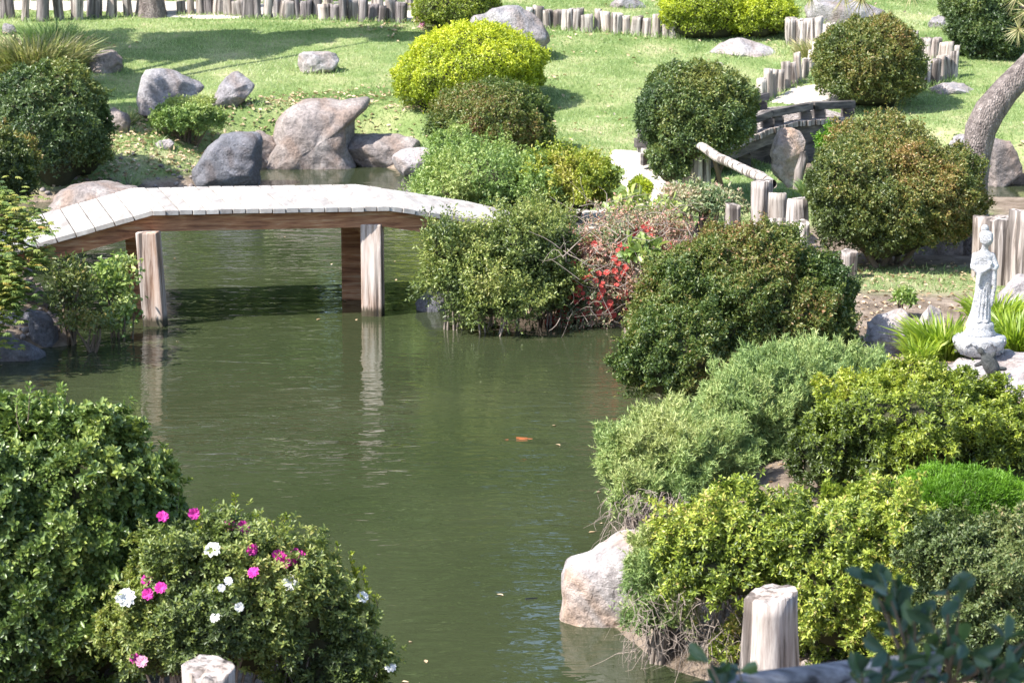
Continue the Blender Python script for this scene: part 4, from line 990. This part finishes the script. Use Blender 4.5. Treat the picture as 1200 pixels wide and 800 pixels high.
blades('green rush clump behind the dry tussock', 'grass_tussock', 62, 60, 22, 700, .6, .014, 'grass', spread=.5, v=.2)
blades('short grass clump on the bank right of the tussock', 'grass_tussock', 85, 100, 16, 240, .30, .012, 'grass', spread=.7)
blades('grass tuft behind the bridge left ramp', 'grass_tussock', 152, 221, 8, 60, .22, .010, 'grass', spread=.7)
blades('grass tuft beside the small brown stone', 'grass_tussock', 142, 148, 14, 260, .28, .012, 'tussock', spread=.6, v=.3)
blades('pale spiky grasses above the slanting log edging', 'grass_tussock', 960, 66, 26, 420, .38, .014, 'tussock', spread=.6, v=.7)
blades('bright grass clump right of the standing stone', 'grass_tussock', 955, 226, 16, 420, .22, .012, 'grass', Y=23.6)
blades('grass clump at the foot of the slanting branch post', 'grass_tussock', 812, 226, 26, 500, .17, .012, 'grass', Y=24.4)
blades('little yellow-green tuft in front of the mottled boulder', 'iris_clump', 1078, 418, 14, 160, .22, .012, 'iris', Y=17.3)
# light green plant by the left bridge post
shrub('water_plant', 'light green leafy plant in the water beside the left bridge post', (104, 296, 160, 352), 'fresh', 1100, (.05, .03), seed=60, group='plants at the water', Y=21.2, core=0, shell=.45, out=.3, amp=(.15, .12, .1), lower=-.9, stems=8, kind='leaf', grd=-.02, vb=.8, cat='plant', gap=.3, extra=[(122, 345, 165, 384, 21.1)])
shrub('water_plant', 'thin twiggy bush in shade under the left bridge ramp', (58, 300, 110, 372), 'olive', 900, (.05, .02), seed=61, group='plants at the water', Y=20.9, core=0, shell=.5, lower=-.9, stems=16, grd=.0, cat='plant', gap=.3, vb=.3)
shrub('water_plant', 'low dark weeds floating along the left bank', (70, 366, 140, 392), 'olive', 900, (.05, .02), seed=62, group='plants at the water', Y=20.6, core=0, shell=.5, lower=-.2, stems=6, grd=.0, cat='plant', gap=.4, vb=.4)
# maple with pointed leaves at the left edge
rgm = np.random.default_rng(9)
def maple():
    foot = np.array([at(-70, 300, 20.2)[0], 20.2, .2]); foot[2] = gz(foot[0], foot[1])
    root = empty('maple', foot, 'maple with yellow and orange-tipped leaves hanging in at the left edge', 'tree')
    clumps = [(20, 262, 30, 20, 19.9), (8, 300, 34, 20, 19.8), (-20, 240, 40, 22, 20), (14, 345, 26, 26, 19.7), (-6, 322, 32, 26, 19.7), (44, 268, 18, 7, 19.8), (-30, 370, 36, 40, 19.8), (-60, 280, 60, 50, 20.2), (48, 300, 14, 10, 19.9)]
    P, A, paths = [], [], [(bent(foot - [0, 0, .2], foot + [0.05, 0, 1.3], 6, .08, rgm) - foot, np.linspace(.06, .03, 6))]
    for (x, y, rx_, ry_, yy) in clumps:
        c = at(x, y, yy); s = pxm(yy); paths.append((bent(foot + [0, 0, 1.0], c, 7, .1, rgm) - foot, np.linspace(.022, .005, 7)))
        for _ in range(int(rx_ * ry_ * .42) + 24):
            p = c + rgm.normal(size=3) * [rx_ / s * .55, .14, ry_ / s * .55]
            a0 = rgm.uniform(0, 6.28); el0 = rgm.uniform(-.5, -.05)
            for w_ in range(7):       # the lobes of one palmate leaf
                aa = a0 + (w_ - 3) * .52; A.append([math.cos(aa), math.sin(aa), el0]); P.append(p)
    P, A = np.array(P), nrm(np.array(A)); n = len(P); v = np.repeat(np.clip(.42 + .22 * rgm.normal(size=n // 7), 0, 1), 7)
    Ls = np.tile([.6, .8, .95, 1.05, .95, .8, .6], n // 7) * .055
    link('foliage', leaves_mesh('foliage', P - foot, A, np.tile([0, -.3, 1.0], (n, 1)), Ls, .016, v, L_['maple']), root)
    link('trunk', tubes_mesh('trunk', paths, M_stem, 8), root)
maple()
# broad-leaved green weeds on the red-flowered tangle
for k_, (x, y, Y_) in enumerate(((752, 296, 21.4), (738, 246, 22.8), (772, 250, 22.6))):
    shrub('broadleaf_weed', 'pale broad-leaved weed growing %s' % ('low in the tangle above the water', 'at the path edge by the tiny yellow bush', 'among grey stems below the path')[k_], (x - 18, y - 14, x + 18, y + 14), 'fresh', 160, (.10, .06), seed=70 + k_, Y=Y_, core=0, kind='leaf', shell=.4, lower=-.2, stems=4, group='broad-leaved weeds', cat='plant', vb=.7)
shrub('groundcover', 'low pale green ground cover beside the path end', (780, 218, 860, 252), 'red', 3500, (.05, .022), seed=75, Y=23.6, core=.5, shell=.3, stems=20, stem_m=M_dead, group='broad-leaved weeds', cat='plant', vb=.35, amp=(.15, .1, .1))
shrub('groundcover', 'tiny green seedling on bare soil by the grey-pink boulder', (1048, 340, 1070, 358), 'fresh', 300, (.05, .022), seed=76, Y=19.6, core=0, shell=.3, stems=3, group='broad-leaved weeds', cat='plant')

# ------------------------------------------------------------------ rail and twig near the viewer
def rail():
    a, b_ = at(800, 822, 6.2), at(1095, 772, 6.6); base = a * [1, 1, 0]; base[2] = gz(a[0], a[1])
    root = empty('railing', base, 'blue-grey wooden log rail in shade at the bottom right', 'fence')
    pts = np.array([a + (b_ - a) * f + [0, 0, .012 * math.sin(f * 5)] for f in np.linspace(-.6, 1, 14)])
    link('rail', tubes_mesh('rail', [(pts - base, np.full(14, .036) + .003 * np.sin(np.arange(14) * 1.3))], M_rail, 14), root)
    for f in (-.45, .96):
        p = a + (b_ - a) * f; g = gz(p[0], p[1]); z = np.linspace(g - .2, p[2] - .037, 5)
        link('post', tubes_mesh('post', [(np.stack([np.full(5, p[0]), np.full(5, p[1]), z], 1) - base, np.full(5, .045))], M_rail, 12), root)
rail()
def sprig():
    foot = np.array([.95, 5.3, gz(.95, 5.3)]); root = empty('foreground_shrub', foot, 'blurred broad-leaved twig rising in front of the rail, closest to the viewer', 'shrub')
    spec = [((1064, 780), [(1022, 680, 5.2), (1048, 684, 5.2), (1040, 694, 5.1), (1058, 704, 5.2), (1070, 722, 5.1), (1084, 744, 5.2), (1048, 712, 5.2), (1034, 688, 5.2)]),
            ((1110, 800), [(1110, 690, 5.0), (1125, 706, 5.0), (1130, 752, 5.0), (1092, 728, 5.1), (1098, 760, 5.1), (1140, 768, 5.0)]),
            ((1150, 830), [(1178, 750, 5.2), (1200, 752, 5.2), (1165, 782, 5.1), (1180, 792, 5.1), (1192, 786, 5.2)]),
            ((1020, 830), [(1040, 764, 5.0), (1056, 776, 5.0), (1010, 788, 5.0), (1036, 790, 5.0), (1086, 780, 5.0), (1100, 790, 5.0)]),
            ((850, 840), [(832, 776, 5.2), (850, 792, 5.2), (866, 786, 5.3)])]
    P, A, paths = [], [], []
    for (sx, sy), ls in spec:
        s0 = at(sx, sy, 5.15); paths.append((bent(foot + [rgm.normal() * .03, rgm.normal() * .03, 0], s0, 6, .04, rgm) - foot, np.linspace(.009, .006, 6)))
        for (x, y, yy) in ls:
            t_ = at(x, y, yy); paths.append((bent(s0, t_, 6, .015, rgm) - foot, np.linspace(.005, .002, 6)))
            for f in (.4, .6, .8, 1.0, 1.0, 1.0):
                P.append(s0 * (1 - f) + t_ * f); d_ = nrm(t_ - s0) + .9 * rgm.normal(size=3); A.append(d_)
    P, A = np.array(P), nrm(np.array(A)); n = len(P)
    link('foliage', leaves_mesh('foliage', P - foot, A, nrm(rgm.normal(size=(n, 3)) + [0, -.6, .6]),   .056 * rgm.uniform(.7, 1.2, n), .032, np.clip(.5 + .25 * rgm.normal(size=n), 0, 1), L_['shadeleaf'], 'leaf'), root)
    link('stems', tubes_mesh('stems', paths, M_stem, 6), root)
sprig()

# ------------------------------------------------------------------ trees
TG = 'tall trees round the garden'
# leaning trunk on the right
tp = [at(x, y, Y_) for x, y, Y_ in ((1146, 300, 22.6), (1144, 250, 22.6), (1143, 215, 22.6), (1145, 180, 22.6), (1149, 152, 22.6), (1160, 130, 22.6), (1179, 106, 22.7), (1206, 78, 22.8), (1240, 40, 22.9), (1290, -20, 23.0), (1340, -110, 23.1))]
tr = [.22, .105, .11, .125, .14, .14, .125, .115, .11, .10, .09]
foot = tp[0].copy(); foot[2] = gz(foot[0], foot[1])
cl = [(tp[-1] + np.array([.8, .2, .8]), (1.1, 1.1, .6)), (tp[-1] + np.array([-.2, 1.2, 1.4]), (1.2, 1, .6)), (tp[-1] + np.array([1.6, -1.0, 1.0]), (1.2, 1, .6))]
lt = tree('rough-barked leaning tree trunk bending right behind the statue', foot, None, .2, cl, 9000, (.09, .012), 'juniper', 81, TG, kind='needle', trunk_pts=tp, trunk_r=tr)
# hanging needle tufts of that tree
for (x, y, Y_, n_, L_n) in ((1194, 34, 22.2, 60, .17), (1206, 12, 22.2, 50, .2), (1192, -4, 22.3, 40, .2), (1010, -3, 21.5, 50, .2), (990, -6, 21.5, 40, .2), (950, -6, 21.5, 40, .16), (1068, -8, 21.6, 40, .16)):
    c = at(x, y, Y_); A = nrm(rg.normal(size=(n_, 3)) + [0, 0, -.6])
    q_ = link('needle_tuft', leaves_mesh('needle_tuft', np.zeros((n_, 3)), A, nrm(rg.normal(size=(n_, 3))), np.full(n_, L_n), .012, np.clip(.6 + .2 * rg.normal(size=n_), 0, 1), L_['tussock'], 'needle'), lt)
    q_.location = c - foot
paths = [(bent(tp[8], at(1195, 8, 22.2), 6, .1, rg) - foot, np.linspace(.03, .01, 6)), (bent(tp[10], at(1068, -10, 21.6), 8, .1, rg) - foot, np.linspace(.04, .012, 8)), (bent(at(1068, -10, 21.6), at(945, -14, 21.5), 8, .06, rg) - foot, np.linspace(.012, .006, 8))]
link('twigs', tubes_mesh('twigs', paths, bark, 8), lt)
# trunk foot at the top left
g = ground(176, 20)
tree('tree with flared pale foot cut by the top edge', g + [0, .1, 0], g + [.1, .2, 5], .22, [(g + [0.6, .6, 5.6], (1.4, 1.4, 1.0)), (g + [-1.4, 1.2, 6.2], (1.4, 1.2, .9))], 7000, (.12, .06), 'spruce', 82, TG,
     trunk_pts=[g + [0, .1, -.2], g + [0, .1, .0], g + [0, .1, .12], g + [.0, .1, .3], g + [.02, .1, .8], g + [.1, .2, 2.5], g + [.1, .2, 5]], trunk_r=[.30, .27, .235, .21, .195, .18, .13])
# tall trees out of the picture at the left which shade the far slope
def shadow_at(px, py, h):       # the place at height h from which the sun throws shade on this ground point
    q = ground(px, py); t_ = (h - q[2]) / SUN.z; return q + np.array(SUN) * t_
ct = [(shadow_at(x, y, h), r_) for x, y, h, r_ in ((190, 60, 5.3, (.7, .7, .3)), (235, 46, 5.5, (.9, .9, .35)), (275, 60, 5.5, (.6, .6, .3)), (300, 50, 5.6, (.6, .45, .25)), (350, 44, 5.9, (.55, .35, .22)), (420, 38, 6.2, (.6, .35, .25)), (190, 100, 5.0, (.45, .7, .3)), (112, 45, 5.4, (.35, .9, .3)), (140, 100, 4.8, (.35, .7, .3)), (150, 130, 4.6, (.4, .5, .3)), (190, 150, 4.4, (.4, .4, .3)), (90, 70, 5.0, (.4, .5, .3)), (470, 44, 6.4, (.5, .3, .2)), (560, 14, 6.6, (.5, .3, .2)))]
f0 = np.array([-9.4, 31.5, gz(-9.4, 31.5)])
tree('tall tree beyond the left edge shading the slope', f0, f0 + [.5, .3, 6.0], .2, ct, 9000, (.13, .07), 'spruce', 83, TG)
ct = [((-7.6, 18.3, 3.9), (1.1, .9, .6)), ((-8.2, 19.6, 4.4), (1.2, 1, .7)), ((-7.4, 21.2, 3.7), (.8, .7, .5))]
tree('leafy tree beyond the left edge above the dark rocks', (-8.2, 18.6, gz(-8.2, 18.6)), (-7.8, 18.8, 3.4), .14, ct, 6000, (.10, .06), 'spruce', 84, TG)
# shade tree over the viewer
tree('tree above the viewer shading the rail', (-3.2, 3.2, gz(-3.2, 3.2)), (-2.6, 3.4, 5.2), .14, [((-1.5, 5.2, 5.45), (1.3, .8, .4)), ((-.9, 3.95, 5.35), (1.1, .75, .35)), ((.2, 3.9, 5.5), (.8, .6, .3)), ((-1.9, 3.4, 5.8), (1, .9, .5))], 5200, (.09, .055), 'spruce', 85, TG)
# background trees whose reflection colours the pond
rb = np.random.default_rng(21)
for k_, (x, y, h) in enumerate(((-20, 52, 16), (-13.5, 49, 18), (-7.5, 53, 22), (-1.5, 50, 21), (4.5, 54, 22), (10.5, 50, 19), (17, 53, 16), (24, 50, 12), (-27, 50, 12))):
    z0 = gz(x, y); cl = []
    for q in range(26):
        zz = z0 + 1.0 + (h - 1) * (q + rb.random()) / 26; sp = 3.0 * (1 - .45 * (zz - z0) / h); cl.append(((x + rb.normal() * sp * .65, y + rb.normal() * 1.3, zz), (rb.uniform(2.1, 3.1), rb.uniform(1.2, 1.8), rb.uniform(1.2, 1.8))))
    tree('%s tree from the left in the belt beyond the upper path' % ORD[k_], (x, y, z0), (x + .3, y, z0 + h * .8), .28, cl, 1500, (.62, .42), 'spruce', 100 + k_, 'background trees')

# ------------------------------------------------------------------ grass and litter
def scatter_xy(n, x0, x1, y0, y1, seed, thr=.5):
    rg = np.random.default_rng(seed); x, y = rg.uniform(x0, x1, n), rg.uniform(y0, y1, n)
    vis = np.abs(x) < (y * .2 * 1.12 + .3); x, y = x[vis], y[vis]
    m_ = lawn_mask(x, y) > rg.uniform(thr * .6, 1, len(x)); x, y = x[m_], y[m_]
    pd = np.minimum(sdf(PATH1, x, y), np.minimum(sdf(PATH2, x, y), sdf(PATH3, x, y))); k = pd > .03
    return x[k], y[k], rg
def pp(l): return np.array([ground(x, y)[:2] for x, y in l])
PATH1 = pp([(716, 178), (760, 182), (800, 186), (800, 205), (790, 240), (770, 262), (700, 275), (640, 262), (590, 262), (590, 250), (700, 250), (735, 235), (720, 200)])
PATH2 = pp([(895, 122), (925, 106), (965, 96), (1040, 84), (1065, 62), (1100, 60), (1085, 76), (1045, 105), (1000, 124), (940, 124)])
PATH3 = pp([(-60, 14), (150, 16), (300, 22), (470, 27), (560, 20), (560, 4), (300, 6), (-60, 2)])
x, y, rg2 = scatter_xy(420000, -9, 9, 20, 46, 50)
n = len(x); z = land(x, y); P = np.stack([x, y, z - .004], 1)
f = waves(31, 1.4); f2 = waves(32, 6)
A = nrm(np.stack([rg2.normal(size=n) * .6, rg2.normal(size=n) * .6, np.ones(n)], 1))
v = np.clip(.42 + .20 * f(P * [1, 1, 0]) + .12 * f2(P * [1, 1, 0]) + .15 * rg2.normal(size=n), 0, 1)
tags(link('grass', leaves_mesh('grass', P, A, nrm(rg2.normal(size=(n, 3))), .045 * rg2.uniform(.5, 1.3, n), .011, v, L_['grass'], 'needle')), 'short sunlit lawn grass on the far banks', 'grass', None, 'stuff')
x, y, rg2 = scatter_xy(60000, -9, 9, 24, 46, 51)
P0 = np.stack([x, y, 0 * x], 1); dens = sstep(-.5, .9, waves(33, .9)(P0)) * np.interp(x, [-8, -3, -1, 1, 8], [1.8, 1.2, .3, .03, .05]); k = rg2.random(len(x)) < dens
x, y = x[k], y[k]; n = len(x); P = np.stack([x, y, land(x, y) + .03], 1)
A = nrm(rg2.normal(size=(n, 3)) * [1, 1, .25]); 
tags(link('fallen_leaves', leaves_mesh('fallen_leaves', P, A, nrm(rg2.normal(size=(n, 3)) * .4 + [0, 0, 1]), .07 * rg2.uniform(.6, 1.2, n), .04, np.clip(.5 + .25 * rg2.normal(size=n), 0, 1), L_['litter'], 'leaf')), 'dry tan leaves scattered over the grass slope', 'leaves', None, 'stuff')

# floating leaves and scum flecks on the pond
rg2 = np.random.default_rng(90); x, y = rg2.uniform(-6, 4, 9000), rg2.uniform(12, 31, 9000); d = sdf(POND, x, y); P0 = np.stack([x, y, 0 * x], 1)
k = (d < -.04) & (rg2.random(9000) < .05 * np.exp(d / 1.2) + .30 * np.exp(d / .12)) & (waves(91, 1.5)(P0) > -.3); x, y = x[k], y[k]; n = len(x)
tags(link('floating_leaves', leaves_mesh('floating_leaves', np.stack([x, y, np.full(n, .006)], 1), nrm(rg2.normal(size=(n, 3)) * [1, 1, .02]), np.tile([0, 0, 1.0], (n, 1)), .05 * rg2.uniform(.4, 1.1, n), .025, np.clip(.3 + .25 * rg2.normal(size=n), 0, 1), L_['litter'], 'leaf', .02)), 'small dry leaves floating on the pond near the banks', 'leaves', None, 'stuff')

# longer grass round the foot of the rocks and logs
rg3 = np.random.default_rng(95); PX, PY = [], []
for (rx, ry, hw, dp) in ROCKS:
    k = int(260 * (hw + .1)); a = rg3.uniform(0, 6.28, k); q = rg3.uniform(.98, 1.35, k); PX.append(rx + np.cos(a) * hw * q); PY.append(ry + np.sin(a) * dp * q)
for o in list(C.objects):
    if o.get('category') == 'log' and o.location.y > 24:
        k = 26; PX.append(o.location.x + rg3.normal(size=k) * .1); PY.append(o.location.y - .12 + rg3.normal(size=k) * .05)
x, y = np.concatenate(PX), np.concatenate(PY); k = lawn_mask(x, y) > .35; x, y = x[k], y[k]; n = len(x)
P = np.stack([x, y, land(x, y) - .005], 1); A = nrm(np.stack([rg3.normal(size=n) * .5, rg3.normal(size=n) * .5, np.ones(n)], 1))
tags(link('long_grass', leaves_mesh('long_grass', P, A, nrm(rg3.normal(size=(n, 3))), .13 * rg3.uniform(.4, 1.3, n), .011, np.clip(.4 + .25 * rg3.normal(size=n), 0, 1), L_['grass'], 'blade')), 'longer uncut grass round the feet of rocks and logs', 'grass', None, 'stuff')
# pebbles and dead leaves along the muddy shore
x, y = rg3.uniform(-7, 5, 60000), rg3.uniform(11, 31, 60000); d = np.minimum(sdf(POND, x, y), sdf(CREEK, x, y)); k = (d > -.05) & (rg3.random(60000) < np.exp(-np.maximum(d, 0) / .25) * .5); x, y = x[k][:2600], y[k][:2600]; n = len(x)
sv, sf = ico(1); S_ = rg3.uniform(.010, .038, n); P = np.stack([x, y, land(x, y) + S_ * .2], 1)
V = (P[:, None] + sv[None] * S_[:, None, None] * np.stack([rg3.uniform(.8, 1.4, n), rg3.uniform(.8, 1.4, n), rg3.uniform(.5, .9, n)], 1)[:, None] * (1 + .15 * rg3.normal(size=(n, len(sv), 1)))).reshape(-1, 3)
F = (sf[None] + (np.arange(n) * len(sv))[:, None, None]).reshape(-1)
tags(link('pebbles', np_mesh('pebbles', V, F, np.full(n * len(sf), 3), M_rk['rust'], smooth=True)), 'small pebbles along the muddy edge of the pond', 'pebbles', None, 'stuff')
x, y = rg3.uniform(-1, 5, 30000), rg3.uniform(12, 22, 30000); d = sdf(POND, x, y); k = (d > .05) & (rg3.random(30000) < .16); x, y = x[k], y[k]; n = len(x); P = np.stack([x, y, land(x, y) + .012], 1)
tags(link('bank_litter', leaves_mesh('bank_litter', P, nrm(rg3.normal(size=(n, 3)) * [1, 1, .25]), nrm(rg3.normal(size=(n, 3)) * .4 + [0, 0, 1]), .05 * rg3.uniform(.5, 1.2, n), .028, np.clip(.25 + .25 * rg3.normal(size=n), 0, 1), L_['litter'], 'leaf')), 'dead leaves on the bare soil of the right bank', 'leaves', None, 'stuff')
